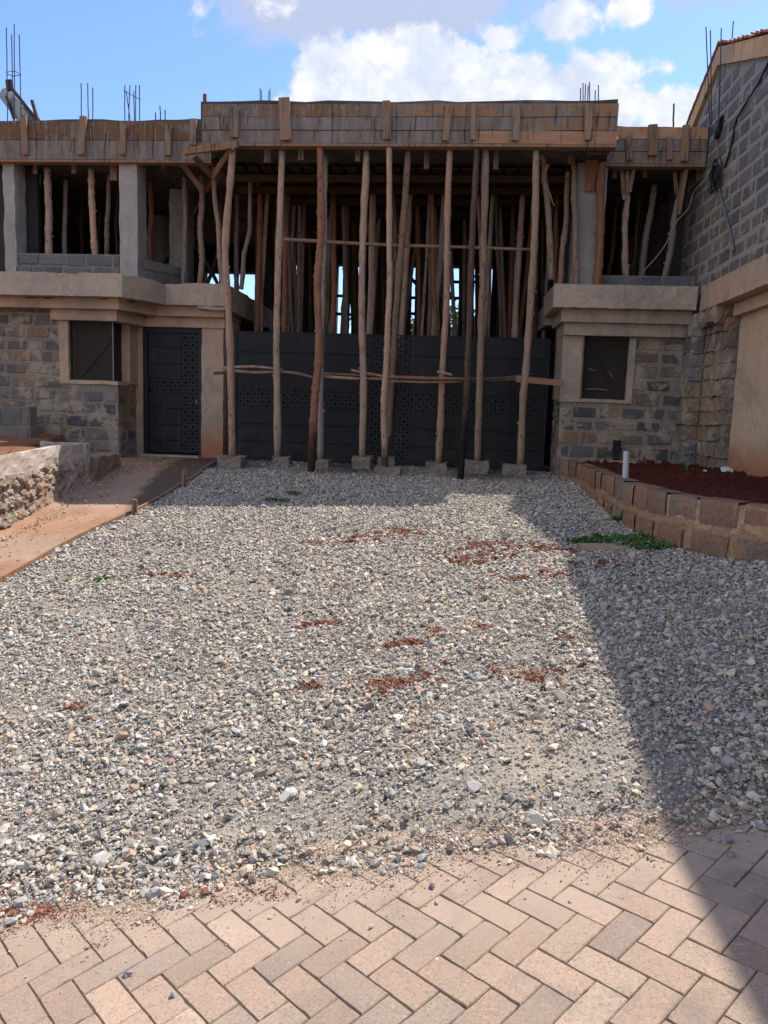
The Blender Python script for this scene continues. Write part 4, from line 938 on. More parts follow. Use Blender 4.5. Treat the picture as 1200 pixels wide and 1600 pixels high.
def ipole(x1, y1, x2, y2, Y, wpx, mat, label, group, z0=.78, z1=SOF - .06):
    a, b = at(x1, y1, Y), at(x2, y2, Y); d = (b - a) / (b.z - a.z)
    return pole([a + d * (z0 - a.z), a + d * ((z0 + z1) / 2 - a.z) + Vector((rng.uniform(-.02, .02), 0, 0)), a + d * (z1 - a.z)], wpx, Y, mat, label, group)
GG = 'poles propping the slab inside the gateway'
inner = [(450, 250, 445, 483, 13.3, 9.5, M_BARK_RED), (457, 333, 461, 483, 14.0, 8, M_BARK), (468, 260, 467, 483, 13.7, 6.5, M_BARK_GREY), (522, 267, 518, 493, 13.5, 9, M_BARK_RED), (513, 400, 513, 493, 14.5, 6, M_BARK),
         (544, 283, 538, 493, 14.2, 9, M_BARK_RED), (583, 260, 577, 493, 13.3, 9, M_BARK), (599, 333, 601, 500, 15.0, 7, M_BARK_DARK), (643, 260, 630, 493, 13.4, 10, M_BARK), (662, 300, 640, 450, 14.8, 6, M_BARK_GREY),
         (697, 260, 682, 493, 13.2, 10, M_BARK_GREY), (772, 267, 760, 493, 14.0, 7, M_BARK_GREY), (820, 243, 807, 493, 13.2, 10, M_BARK), (828, 367, 820, 467, 13.9, 7, M_BARK_RED)]
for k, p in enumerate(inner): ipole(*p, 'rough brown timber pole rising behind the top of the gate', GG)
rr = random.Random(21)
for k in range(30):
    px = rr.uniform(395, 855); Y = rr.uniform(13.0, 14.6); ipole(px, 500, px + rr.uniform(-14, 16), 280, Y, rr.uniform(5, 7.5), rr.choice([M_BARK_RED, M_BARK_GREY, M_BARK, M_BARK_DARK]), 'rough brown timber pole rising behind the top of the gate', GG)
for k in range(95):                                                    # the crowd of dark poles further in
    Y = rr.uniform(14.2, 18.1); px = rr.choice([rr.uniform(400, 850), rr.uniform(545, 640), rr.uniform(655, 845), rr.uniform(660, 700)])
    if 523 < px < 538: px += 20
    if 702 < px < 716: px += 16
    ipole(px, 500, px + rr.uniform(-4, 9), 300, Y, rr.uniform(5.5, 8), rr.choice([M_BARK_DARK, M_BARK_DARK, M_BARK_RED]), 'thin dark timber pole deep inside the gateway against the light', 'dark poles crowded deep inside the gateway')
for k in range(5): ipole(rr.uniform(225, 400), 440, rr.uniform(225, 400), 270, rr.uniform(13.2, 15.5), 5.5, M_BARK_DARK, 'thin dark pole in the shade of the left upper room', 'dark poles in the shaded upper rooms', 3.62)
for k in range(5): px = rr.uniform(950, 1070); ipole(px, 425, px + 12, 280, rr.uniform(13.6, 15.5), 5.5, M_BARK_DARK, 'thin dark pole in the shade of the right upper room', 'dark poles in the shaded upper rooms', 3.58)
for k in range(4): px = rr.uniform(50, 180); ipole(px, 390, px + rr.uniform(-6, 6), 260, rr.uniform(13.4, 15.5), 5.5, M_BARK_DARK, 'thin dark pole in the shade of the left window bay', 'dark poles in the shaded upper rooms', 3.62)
# dark cross sticks tied between the inner poles
for k, (x0, y0, x1, y1, Y) in enumerate(((518, 462, 720, 466, 17.6), (515, 490, 600, 492, 17.4), (628, 489, 705, 493, 17.2), (585, 437, 745, 441, 17.8), (545, 430, 560, 460, 17.0), (640, 432, 668, 462, 17.3), (560, 470, 596, 440, 16.9), (690, 440, 712, 470, 17.5), (742, 430, 768, 468, 17.2), (330, 423, 400, 424, 17.9))):
    mb = MB(); mb.tube(smooth_path([at(x0, y0, Y), at((x0 + x1) / 2, (y0 + y1) / 2 + 1, Y), at(x1, y1, Y)], 4), .035, 7, (1, 1, 1), .06)
    tag(mb.build('cross_stick', M_BARK_DARK), 'dark stick tied across the inner poles at the back opening', 'brace', 'sticks tied across the inner poles')
# props on the left and right upper floors
ZL, ZR = 3.64, 3.6
bay = [
 (78, 393, 74, 250, 12.35, 11, M_BARK, 'thickest pale pole in the left window bay, first from the corner column', 'l'), (102, 393, 103, 252, 13.0, 7, M_BARK_GREY, 'thin shaded pole second in the left window bay', 'l'),
 (127, 393, 127, 255, 14.2, 6, M_BARK_DARK, 'dark thin pole standing deep in the middle of the left window bay', 'l'), (147, 393, 142, 247, 12.4, 10, M_BARK_ORANGE, 'tall pale orange pole in the left window bay, right of its middle', 'l'),
 (165, 393, 171, 270, 12.7, 7.5, M_BARK_GREY, 'slanting grey pole near the right column of the left window bay', 'l'), (182, 393, 184, 300, 13.6, 5, M_BARK_DARK, 'very thin dark pole touching the right column of the left window bay', 'l'),
 (235, 400, 235, 262, 13.0, 8, M_BARK_RED, 'brown pole between the corner column and the inner column', 'l'), (286, 440, 288, 262, 12.75, 7.5, M_BARK_GREY, 'wavy grey pole on the ledge over the small door, leftmost there', 'l'),
 (313, 437, 315, 255, 12.7, 9, M_BARK, 'straight pale pole on the ledge carrying two slanting braces', 'l'), (345, 400, 346, 275, 13.6, 6, M_BARK_DARK, 'dark pole seen behind the fork of braces', 'l'),
 (370, 440, 371, 290, 13.8, 7.5, M_BARK_GREY, 'dim pole behind the bowed pole at the gate end', 'l'), (404, 480, 407, 260, 13.2, 10, M_BARK_RED, 'thick red barked pole just inside the gateway on the left', 'g'),
 (875, 440, 888, 262, 12.3, 8, M_BARK_ORANGE, 'slanting light brown pole left of the right concrete column', 'r'), (900, 440, 896, 240, 12.0, 8.5, M_BARK, 'pale shaggy pole in front of the right concrete column', 'r'),
 (933, 443, 941, 240, 11.95, 12.5, M_BARK_RED, 'thick red barked pole beside the right concrete column', 'r'), (978, 430, 980, 256, 12.3, 9, M_BARK, 'upright pale pole in the dark right bay', 'r'),
 (1003, 427, 1027, 262, 13.0, 9.5, M_BARK_GREY, 'shaded slanting pole in the middle of the dark right bay', 'r'), (1040, 430, 1069, 262, 12.35, 9, M_BARK_GREY, 'slanting grey pole near the block wall in the right bay', 'r'),
 (952, 427, 968, 280, 13.6, 6, M_BARK_DARK, 'dim thin slanting pole at the back of the right bay', 'r'), (868, 430, 870, 300, 13.6, 7, M_BARK_RED, 'dim reddish pole behind the twisted branch prop', 'r')]
for (x1, y1, x2, y2, Y, w, mt, lab, s) in bay:
    ipole(x1, y1, x2, y2, Y, w, mt, lab, 'poles propping the slab over the upper side rooms' if s != 'g' else GG, {'l': 3.62, 'r': 3.58, 'g': .78}[s], SOF - .04)
# bent poles
def bent(px, Y, w, mat, lab):
    return pole([at(x, y, Y) for x, y in px], w, Y, mat, lab, 'poles propping the slab over the upper side rooms')
bent([(349, 446), (344, 400), (340, 350), (336, 300), (334, 250)], 12.5, 8, M_BARK, 'forked pole carrying a V of two planks above the small door')
bent([(377, 452), (384, 390), (391, 330), (391, 250)], 12.75, 7, M_BARK_GREY, 'bent grey pole standing on the broken slab end beside the gate')
t = bent([(861, 437), (857, 333), (850, 283), (852, 262), (843, 230)], 11.9, 9, M_BARK, 'twisted branch with a side twig used as a pole on the right ledge')
mb = MB(); mb.tube([at(858, 300, 11.88), at(862, 312, 11.85), at(866, 322, 11.82)], [.018, .012, .006], 6); mb.build('twig', M_BARK, t)
mb = MB(); mb.tube([at(851, 268, 11.9), at(855, 260, 11.86), at(857, 257, 11.85)], [.03, .028, .02], 6); mb.build('branch_stub', M_BARK, t)
# planks that brace the pole heads
def plank(px0, px1, Y0, Y1, wpx, lab, c=(1, .95, .9), mat=None, t=.03):
    a, b = at(*px0, Y0), at(*px1, Y1); mb = MB(); mb.bar(a, b, wpx / F_PX * Y0, t, (0, -1, 0), c)
    return tag(mb.build('brace_plank', mat or M_BATTEN), lab, 'brace', 'short planks bracing the pole heads')
plank((288, 237), (372, 226), 11.24, 11.24, 9.5, 'reddish plank under the left corner of the middle slab, nearly level', (1.1, .32, 1), M_FORM, .06)
plank((303, 244), (331, 275), 11.5, 12.15, 9.5, 'left plank of the V of braces under the slab corner')
plank((364, 228), (332, 277), 11.2, 12.1, 9.5, 'right plank of the V of braces under the slab corner')
plank((279, 249), (315, 296), 12.3, 12.58, 8, 'slanting plank nailed to the pole left of the V of braces')
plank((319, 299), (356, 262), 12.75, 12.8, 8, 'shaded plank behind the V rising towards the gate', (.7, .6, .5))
plank((992, 253), (984, 300), 12.2, 12.2, 5, 'short slanting plank at the head of the upright pale pole in the right bay')
plank((971, 262), (975, 312), 12.25, 12.2, 5, 'narrow upright strip nailed left of the upright pale pole in the right bay', (1.1, 1, .95))
plank((1075, 250), (1060, 335), 12.15, 12.25, 5.5, 'long strip nailed along the slanting grey pole beside the block wall')
plank((1054, 268), (1057, 303), 12.3, 12.3, 5, 'short offcut left of the slanting grey pole beside the block wall', (.8, .75, .7))
plank((405, 265), (404, 298), 13.0, 13.0, 5, 'thin strip hanging beside the thick red pole inside the gateway', (.9, .8, .7))
plank((893, 234), (893, 257), 11.9, 11.9, 9, 'short plank at the head of the pale shaggy pole')
plank((924, 249), (924, 299), YB - .03, YB - .03, 18, 'square orange plywood piece fixed to the right concrete column', (1.15, .85, .6), None, .02)
plank((936, 222), (962, 212), 11.5, 11.9, 14, 'weathered board jutting from the right corner of the middle slab', (.9, .7, .5))
plank((917, 238), (950, 237), 11.7, 11.7, 7, 'grey board lying level under the right corner of the middle slab', (.75, .72, .7))
plank((320, 147), (321, 212), 11.36, 11.36, 5, 'dark upright plank at the left end of the middle slab', (.45, .4, .38))
plank((318, 214), (345, 222), 11.5, 11.5, 13, 'dark board end under the left corner of the middle slab', (.25, .22, .2), None, .05)  # board end tinted much darker than the other planks
# rails tied across the poles
RAIL = 'sticks tied level across the poles before the gate'
def rail(px, Y, wpx, mat, lab):
    pts = [at(*p[:2], p[2] if len(p) > 2 else Y) for p in px]; mb = MB(); pole_n[0] += 1; s = smooth_path(pts, 5)
    r = wpx / F_PX * Y / 2; mb.tube([q + mnoise.noise_vector(q * 2) * .004 for q in s], [r * (1.05 - .25 * i / len(s)) * (1 + mnoise.noise(q * 6) * .1) for i, q in enumerate(s)], 8, (1, 1, 1), .05)
    return tag(mb.build('cross_rail', mat, smooth=True), lab, 'rail', RAIL)
rail([(443, 374), (500, 377), (570, 381), (640, 384), (720, 386), (829, 390)], 12.05, 5.5, M_BARK_ORANGE, 'long straight rail tied high across the poles, halfway up to the slab')
rail([(351, 575), (395, 573), (441, 577)], 12.05, 4.5, M_BARK, 'short pale stick on top of the lower rail at the left end')
rail([(351, 579), (400, 582), (440, 581), (467, 584), (490, 590)], 12.0, 5, M_BARK_ORANGE, 'knobbly stick of the lower rail between the left pole and the thick reddish pole')
rail([(334, 583), (362, 582)], 12.12, 5, M_BARK_DARK, 'dark stick end poking out left of the leftmost pole')
rail([(500, 588), (550, 591), (604, 592)], 12.0, 5, M_BARK, 'pale peeled stick of the lower rail left of the slim orange pole')
rail([(502, 584), (560, 586), (610, 588)], 12.08, 4, M_BARK_RED, 'thin dark stick lying just above the pale peeled stick')
rail([(548, 578), (580, 584), (608, 590)], 11.95, 4, M_BARK, 'slanting thin stick ending at the slim orange pole')
rail([(600, 589), (660, 591), (728, 592)], 11.9, 6, M_BARK_RED, 'reddish stick of the lower rail left of the dark crooked pole')
rail([(606, 595), (660, 597), (722, 596)], 11.95, 4, M_BARK, 'pale stick lying under the reddish stick of the lower rail')
rail([(683, 581), (695, 583), (707, 586)], 11.9, 4.5, M_BARK, 'stubby stick end sitting on the lower rail left of the dark crooked pole')
rail([(722, 592), (780, 591), (834, 584)], 11.92, 4.5, M_BARK_DARK, 'dark stick of the lower rail right of the dark crooked pole')
rail([(738, 594), (790, 593), (818, 590)], 12.0, 4.5, M_BARK, 'grey stick behind the dark stick of the lower rail at its right part')
a, b = at(806, 592, 11.9), at(882, 599, 11.9); mb = MB(); mb.bar(a, b, .09, .055, (0, -1, 0)); tag(mb.build('cross_rail', M_SPLIT), 'split brown log half poking out at the right end of the lower rail', 'rail', RAIL)

# ------------------------------------------------------------------ neighbouring building on the right
nb = thing('neighbour_house', (4.5, 5, .8), 'grey block gable wall of the neighbouring house with plastered base and orange verge board', 'house')
NX, NY0, NY1 = 3.5, -2.5, 19.0
def ridge_z(y):      # underside of the verge along the gable wall
    return 6.64 - .372 * (11.78 - y) if y < 11.78 else 6.64 - .45 * (y - 11.78)
def yrange(z):
    a = NY0 if z <= 5.72 else 11.78 - (6.64 - z) / .372; b = min(NY1, 11.78 + (6.64 - z) / .45); return a, b
mb = MB(); z = 3.58
prof = [(NY0, 3.4), (NY1, 3.4), (NY1, 5.9), (13.43, 5.9), (11.78, 6.66), (9.3, 5.735), (NY0, 5.735)]
n_ = len(prof); mb.add([(NX, y, zz) for y, zz in prof] + [(NX + .2, y, zz) for y, zz in prof], [tuple(range(n_)), tuple(reversed(range(n_, 2 * n_)))] + [(i, n_ + i, n_ + (i + 1) % n_, (i + 1) % n_) for i in range(n_)], (.33, .30, .265))
while z < 6.55:
    zt = z + .215; a, b = yrange(zt - .03); a = max(a, 5.0); b = min(b, 13.2)
    if b - a > .2:
        masonry(mb, (NX, b, z), (0, -1, 0), (-1, 0, 0), b - a, z, zt, course=.215, blk=.44, proud=.008, gap=.024, pal=[(.14, .14, .15), (.16, .158, .165), (.13, .13, .14), (.18, .17, .165)], jit=.007, back=False)
    z = zt
mb.build('gable_wall', M_NBLOCK, nb)
mb = MB()
for (ya, za), (yb, zb) in (((9.0, 5.62), (11.80, 6.65)), ((11.80, 6.65), (14.5, 5.42))):
    k = 14
    for i in range(k):
        t0, t1 = i / k, (i + 1) / k; y0, y1, z0, z1 = ya + (yb - ya) * t0, ya + (yb - ya) * t1, za + (zb - za) * t0, za + (zb - za) * t1
        mb.hexa([(NX - .06, y0, z0), (NX + .02, y0, z0), (NX + .02, y1, z1), (NX - .06, y1, z1), (NX - .06, y0, z0 + .235), (NX + .02, y0, z0 + .235), (NX + .02, y1, z1 + .235), (NX - .06, y1, z1 + .235)])
mb.box(NX - .06, NX + .02, NY0, 9.0, 5.74, 5.97); mb.build('verge_board', M_VERGE, nb)
mb = MB(); r = random.Random(4)
for (ya, za), (yb, zb) in (((9.0, 5.86), (11.80, 6.90)), ((11.80, 6.90), (14.5, 5.67))):
    L = math.hypot(yb - ya, zb - za); k = int(L / .17)
    for i in range(k):
        t0, t1 = i / k, (i + 1) / k; j = r.uniform(-.008, .02); y0, y1, z0, z1 = ya + (yb - ya) * t0, ya + (yb - ya) * t1, za + (zb - za) * t0, za + (zb - za) * t1
        if ya > 10: z0 += .025
        else: z1 += .025
        mb.hexa([(NX - .075, y0, z0 + j), (NX + 3.5, y0, z0 + j), (NX + 3.5, y1, z1 + j), (NX - .075, y1, z1 + j), (NX - .075, y0, z0 + j + .03), (NX + 3.5, y0, z0 + j + .03), (NX + 3.5, y1, z1 + j + .03), (NX - .075, y1, z1 + j + .03)])
mb.box(NX - .10, NX + 3.5, NY0, 8.99, 5.975, 6.05); mb.build('roof', M_TILE, nb)
mb = MB(); mb.rough(NX - .09, NX + .3, 4.0, 11.55, 3.26, 3.60, .10, .006, 61, freq=9); mb.box(NX - .09, NX + .3, NY0, 3.98, 3.26, 3.60); mb.box(NX + .005, NX + .3, 11.57, 13.5, 3.1, 3.41); mb.build('ledge', M_LEDGE, nb)
mb = MB(); mb.box(NX + .10, NX + .35, NY0, 10.74, 3.10, 3.255); mb.build('moulding', M_PLASTER, nb)
mb = MB(); mb.rough(NX + .2, NX + .4, 3.0, 10.72, .4, 3.10, .2, .006, 62, freq=2); mb.box(NX + .2, NX + .4, NY0, 2.98, -.3, 3.10); mb.build('plaster_wall', M_PLASTER, nb)
mb = MB(); mb.box(NX + .2, NX + 4.5, NY0, NY0 + .2, -.4, 5.73); mb.box(NX + 4.3, NX + 4.5, NY0 + .2, NY1, -.4, 5.0); mb.build('far_wall', M_NBLOCK, nb)
# rough stone stub that joins the two houses
mb = MB(); q = random.Random(9); zz = .78
while zz < 3.0:
    h = q.uniform(.19, .25); g1 = q.uniform(.85, 1.3)
    mb.rough(3.36 + q.uniform(-.02, .02), 3.53, 11.62 + q.uniform(-.015, .015), 12.05, zz + .006, zz + h - .012, .05, .014, q.uniform(0, 50), tuple(k * g1 for k in (.17, .163, .155)), 7)
    w = 11.66
    while w > 10.8:
        l = q.uniform(.3, .5); e = max(10.74, w - l); mb.rough(3.555 + q.uniform(-.015, .02), 3.75, e + .012, w - .012, zz + .008, zz + h - .010, .05, .02, q.uniform(0, 50), tuple(k * g1 for k in (.21, .175, .145)), 6); w = e
    zz += h
mb.box(3.59, 3.72, 10.78, 11.9, .6, 3.04, (.30, .265, .225)); mb.box(3.385, 3.585, 11.65, 12.08, .6, 3.25, (.30, .265, .225)); mb.rough(3.42, 3.75, 10.85, 11.64, 3.045, 3.27, .06, .035, 3.3, (.15, .14, .13), 5); mb.build('stone_stub', M_MASON, nb)

# ------------------------------------------------------------------ planter on the right
pl = thing('planter', (2.4, 8.5, .6), 'low curved planter wall of red dusted stone blocks along the gravel on the right', 'planter')
ctr = smooth_path([(1.72, 11.95, 0), (1.86, 11.3, 0), (1.88, 10.2, 0), (1.87, 8.9, 0), (1.90, 8.0, 0), (2.02, 7.15, 0), (2.32, 6.55, 0), (2.8, 6.22, 0), (3.5, 6.02, 0), (4.4, 5.9, 0)], 12)
PZ = 1.065
def along(pts, step):
    out, acc = [pts[0]], 0.0
    for a, b in zip(pts, pts[1:]):
        L = (b - a).length; t = step - acc
        while t <= L: out.append(a + (b - a) * (t / L)); t += step
        acc = (acc + L) % step
    return out
blk_ = along(ctr, .375); mb = MB(); q = random.Random(5)
for i, (a, b) in enumerate(zip(blk_, blk_[1:])):
    d = (b - a).normalized(); nrm = Vector((-d.y, d.x, 0)) * -1.0
    if nrm.x > 0 and d.y < -.5: nrm = -nrm
    nrm = Vector((d.y, -d.x, 0)); 
    a2, b2 = a + d * .014, b - d * .014; z0, z1 = PZ - .215 + q.uniform(-.01, .01), PZ + q.uniform(-.014, .006); o = nrm * (.095 + q.uniform(-.008, .012)); i_ = nrm * -.09
    g1 = q.uniform(.85, 1.15); c = tuple(k * g1 for k in q.choice([(.27, .165, .115), (.23, .165, .13), (.30, .18, .12)]))
    ns = 4; L = (b2 - a2).length; base_i = len(mb.v); seed = q.uniform(0, 90)
    for zq in range(5):
        for s in range(ns + 1):
            p = a2 + (b2 - a2) * (s / ns) + o + Vector((0, 0, z0 + (z1 - z0) * zq / 4)); e = (.008 if zq in (0, 4) else 0) + (.008 if s in (0, ns) else 0)
            mb.v.append(tuple(p - nrm * e + mnoise.noise_vector(p * 14 + Vector((seed, 0, 0))) * .006))
    for zq in range(4):
        for s in range(ns): k = base_i + zq * (ns + 1) + s; mb.f.append((k, k + 1, k + ns + 2, k + ns + 1)); mb.c.append(c)
    top0 = len(mb.v); 
    for s in range(ns + 1): p = a2 + (b2 - a2) * (s / ns) + i_ + Vector((0, 0, z1 + .004)); mb.v.append(tuple(p))
    for s in range(ns): k = base_i + 4 * (ns + 1) + s; mb.f.append((k, k + 1, top0 + s + 1, top0 + s)); mb.c.append(tuple(x * .9 for x in c))
    for s in (0, ns): p = a2 + (b2 - a2) * (s / ns)
mb.build('block_course', M_PLANTER, pl)
def wall_strip(mb, pts, off0, off1, zf0, zf1, seed, amp, c=(1, 1, 1), step=.09, nz=7, freq=5):
    dens = along(pts, step); base_i = len(mb.v)
    for i, p in enumerate(dens):
        d = (dens[min(i + 1, len(dens) - 1)] - dens[max(i - 1, 0)]).normalized(); nrm = Vector((d.y, -d.x, 0))
        z0, z1 = zf0(p), zf1(p)
        for k in range(nz + 1):
            t = k / nz; w = p + nrm * (off0 + (off1 - off0) * t) + Vector((0, 0, z0 + (z1 - z0) * t))
            w = w + mnoise.noise_vector(w * freq + Vector((seed, 0, 0))) * amp + mnoise.noise_vector(w * freq * 3 + Vector((seed, 0, 0))) * amp * .5
            mb.v.append(tuple(w))
        w = p - nrm * .08 + Vector((0, 0, z1)); mb.v.append(tuple(w))
    m_ = nz + 2
    for i in range(len(dens) - 1):
        for k in range(m_ - 1): a = base_i + i * m_ + k; mb.f.append((a, a + m_, a + m_ + 1, a + 1)); mb.c.append(c)
mb = MB(); wall_strip(mb, ctr, .112, .08, lambda p: gzf(p.x, p.y) - .06, lambda p: PZ - .20, 5.0, .020, (.36, .22, .13)); mb.build('footing', M_PLANTER, pl)
mb = MB(); low = along(ctr, .43)
for a, b in zip(low, low[1:]):
    d = (b - a).normalized(); nrm = Vector((d.y, -d.x, 0)); zb_ = gzf(a.x, a.y) - .05; zt_ = PZ - .27
    while zt_ - zb_ > .05:
        h = min(.24, zt_ - zb_); off_ = q.uniform(-.05, .05); a2, b2 = a + d * (.016 + max(0, off_)), b - d * (.016 + max(0, -off_)); g1 = q.uniform(.8, 1.15); c = tuple(k * g1 for k in q.choice([(.25, .155, .10), (.22, .155, .12), (.30, .17, .095)]))
        sd = q.uniform(0, 90); base_i = len(mb.v); NS, NZ = 6, 4
        for zq in range(NZ + 1):
            for s_ in range(NS + 1):
                p = a2 + (b2 - a2) * (s_ / NS) + nrm * .135 + Vector((0, 0, zt_ - h + .012 + (h - .024) * zq / NZ)); e = .012 * ((zq in (0, NZ)) + (s_ in (0, NS)))
                mb.v.append(tuple(p - nrm * e + mnoise.noise_vector(p * 8 + Vector((sd, 0, 0))) * .013))
        for zq in range(NZ):
            for s_ in range(NS): k = base_i + zq * (NS + 1) + s_; mb.f.append((k, k + 1, k + NS + 2, k + NS + 1)); mb.c.append(c)
        zt_ -= h
mb.build('lower_course', M_PLANTER, pl)
mb = MB(); wall_strip(mb, ctr, .080, .076, lambda p: PZ - .26, lambda p: PZ - .02, 6.0, .008, (.46, .31, .20)); mb.build('mortar', M_PLANTER, pl)
# red soil in it
def inside_planter(x, y): return planter_x(y) + .12 if y > 5.9 else 9
sx = np.arange(1.7, 4.6, .045); sy = np.arange(5.95, 12.06, .06); mb = MB(); idx = {}
for j, y in enumerate(sy):
    for i, x in enumerate(sx):
        cl = min((Vector((x, y, 0)) - p).length for p in ctr[::3]); z = 1.01 + .05 * min(1, cl) + mnoise.noise(Vector((x * 4, y * 4, 1))) * .03 + mnoise.noise(Vector((x * 11, y * 11, 2))) * .055 + max(0, mnoise.noise(Vector((x * 19, y * 15, 3)))) * .10
        if cl < .16: z = min(z, PZ - .035)
        idx[i, j] = len(mb.v); mb.v.append((x, y, z))
def left_of_wall(x, y):
    best = min(range(0, len(ctr) - 1, 2), key=lambda k: (ctr[k].x - x) ** 2 + (ctr[k].y - y) ** 2); d = ctr[best + 1] - ctr[best]
    return (d.x * (y - ctr[best].y) - d.y * (x - ctr[best].x)) / max(1e-6, d.length) > .045
for j in range(len(sy) - 1):
    for i in range(len(sx) - 1):
        if left_of_wall(sx[i], sy[j]) and sx[i] < 3.74: mb.f.append((idx[i, j], idx[i + 1, j], idx[i + 1, j + 1], idx[i, j + 1])); mb.c.append((1, 1, 1))
tag(mb.build('planter_soil', M_SOIL, origin=(2.8, 9, 1), smooth=True), 'turned dark red soil filling the planter on the right', 'soil', None, 'structure')
mb = MB(); mb.rough(2.25, 3.35, 11.85, 12.0, .9, 1.085, .1, .012, 71); tag(mb.build('kerb_stone', M_LEDGE), 'low tan kerb between the red soil and the right window wall', 'kerb')
mb = MB(); p0, p1 = at(977, 750, 8.65), at(979, 705, 8.65); mb.tube([p0, p1], .034, 14); t = tag(mb.build('pvc_pipe', M_PVC, smooth=False), 'upright white plastic pipe stub standing in the red soil by the planter wall', 'pipe')
mb = MB(); mb.tube([at(1072, 735, 10.5), at(1073, 730, 10.5), at(1076, 725, 10.45)], .022, 8); tag(mb.build('hose_end', M_GREEN), 'bright green hose end poking from the red soil under the window wall', 'hose')
mb = MB(); p = at(1101, 740, 10.2)
for k in range(14): a = k / 14 * 6.283; mb.add([p + Vector((.05 * math.cos(a), .01, .05 * math.sin(a))), p + Vector((.05 * math.cos(a + .45), .01, .05 * math.sin(a + .45))), p + Vector((.03 * math.cos(a + .45), 0, .03 * math.sin(a + .45))), p + Vector((.03 * math.cos(a), 0, .03 * math.sin(a)))], [(0, 1, 2, 3)])
tag(mb.build('paper_ring', M_PAPER), 'small whitish ring of scrap lying on the red soil near the plastered wall', 'litter')
def chip(name, px, py, Y, r, mat, lab, cat, seed, flat=.25):
    p = at(px, py, Y) if Y else ground(px, py); q = random.Random(seed); mb = MB(); n_ = 7; pts = [(math.cos(6.283 * k / n_) * r * q.uniform(.6, 1.2), math.sin(6.283 * k / n_) * r * q.uniform(.4, .8)) for k in range(n_)]
    mb.add([(p.x + x, p.y + y, p.z + .012 + q.uniform(0, flat) * r) for x, y in pts] + [(p.x, p.y, p.z + .018 + flat * r)] + [(p.x + x, p.y + y, p.z + .005) for x, y in pts],
           [(k, (k + 1) % n_, n_) for k in range(n_)] + [(k, n_ + 1 + k, n_ + 1 + (k + 1) % n_, (k + 1) % n_) for k in range(n_)]); return tag(mb.build(name, mat), lab, cat)
chip('paper_scrap', 1137, 738, 10.0, .09, M_PAPER, 'crumpled white paper on the red soil right of the ring of scrap', 'litter', 1, .6)
chip('dry_leaf', 1030, 748, 9.4, .06, M_WOODCHIP, 'dry straw coloured leaf on the red soil, middle of the planter', 'leaf', 2)
chip('dry_leaf', 1102, 757, 9.0, .06, M_WOODCHIP, 'dry straw coloured leaf on the red soil, nearest the planter front wall', 'leaf', 3)
chip('dry_leaf', 1028, 735, 10.6, .05, M_WOODCHIP, 'dry pale leaf at the back of the red soil beneath the window wall', 'leaf', 8)
chip('dry_leaf', 1180, 762, 8.6, .05, M_WOODCHIP, 'dry pale leaf on the red soil close to the plastered wall', 'leaf', 9)
chip('blue_wrapper', 368, 879, None, .05, M_BLUE, 'pale blue scrap of plastic on the sunlit gravel, left part', 'litter', 4)
chip('paper_scrap', 322, 893, None, .05, M_PAPER, 'cream white scrap on the sunlit gravel left of the blue scrap', 'litter', 5)
chip('flat_stone', 945, 858, None, .30, M_WOODCHIP, 'long flat brown piece of bark lying in the weeds by the planter', 'debris', 6, .12)
chip('rag', 963, 705, 11.94, .05, M_CABLE, 'black rag hanging on the stone wall above the white pipe', 'rag', 7)
mb = MB(); mb.rough(*sorted((at(958, 700, 12.05).x, at(969, 700, 12.05).x)), 12.02, 12.075, at(963, 722, 12.05).z, at(963, 688, 12.05).z, .03, .012, 4); bpy.data.objects.remove([o for o in col.objects if o.name.startswith('rag')][0]); tag(mb.build('black_rag', M_CABLE), 'black rag hanging on the stone wall above the white pipe', 'rag')
for (x0, y0, x1, y1, lab) in ((916, 608, 950, 610, 'long pale splinter caught low in the right window grille'), (919, 577, 929, 579, 'short pale splinter caught high in the right window grille'), (952, 581, 957, 590, 'curled pale shaving caught in the right window grille')):
    mb = MB(); mb.tube(smooth_path([at(x0, y0, YB + .03), at((x0 + x1) / 2, (y0 + y1) / 2 - 1, YB + .02), at(x1, y1, YB + .03)], 3), [.006, .008, .007, .008, .006, .008, .005], 5); tag(mb.build('wood_splinter', M_WOODCHIP), lab, 'splinter')
# weeds
def weeds(name, spots, lab, h, per, seed):
    q = random.Random(seed); mb = MB()
    for (px, py, r) in spots:
        c = ground(px, py)
        for _ in range(per):
            a, d = q.uniform(0, 6.283), r * math.sqrt(q.random()); x, y = c.x + d * math.cos(a), c.y + d * math.sin(a) * .6; z = gzf(x, y) + .02 + q.random() * h
            s = q.uniform(.012, .03); t = Vector((q.gauss(0, 1), q.gauss(0, 1), q.gauss(.2, .6))).normalized() * s; u = t.cross(Vector((q.gauss(0, 1), q.gauss(0, 1), q.gauss(0, 1)))).normalized() * s * .5; P = Vector((x, y, z))
            mb.add([P - t, P + u, P + t, P - u], [(0, 1, 2, 3)])
    return tag(mb.build(name, M_WEED), lab, 'weeds', None, 'stuff')
weeds('weeds', [(925, 852, .16), (945, 848, .2), (985, 852, .22), (1010, 845, .2), (1035, 858, .18), (1000, 858, .2), (905, 853, .12), (965, 818, .06), (1020, 862, .15)], 'low green weeds on the shaded gravel at the foot of the planter', .05, 150, 3)
weeds('weeds', [(435, 787, .16), (458, 775, .10), (425, 785, .1)], 'small green weeds in the gravel before the gate at the shade edge', .03, 60, 4)
weeds('weeds', [(158, 910, .06)], 'tiny green sprig in the gravel near the red path', .03, 40, 5)

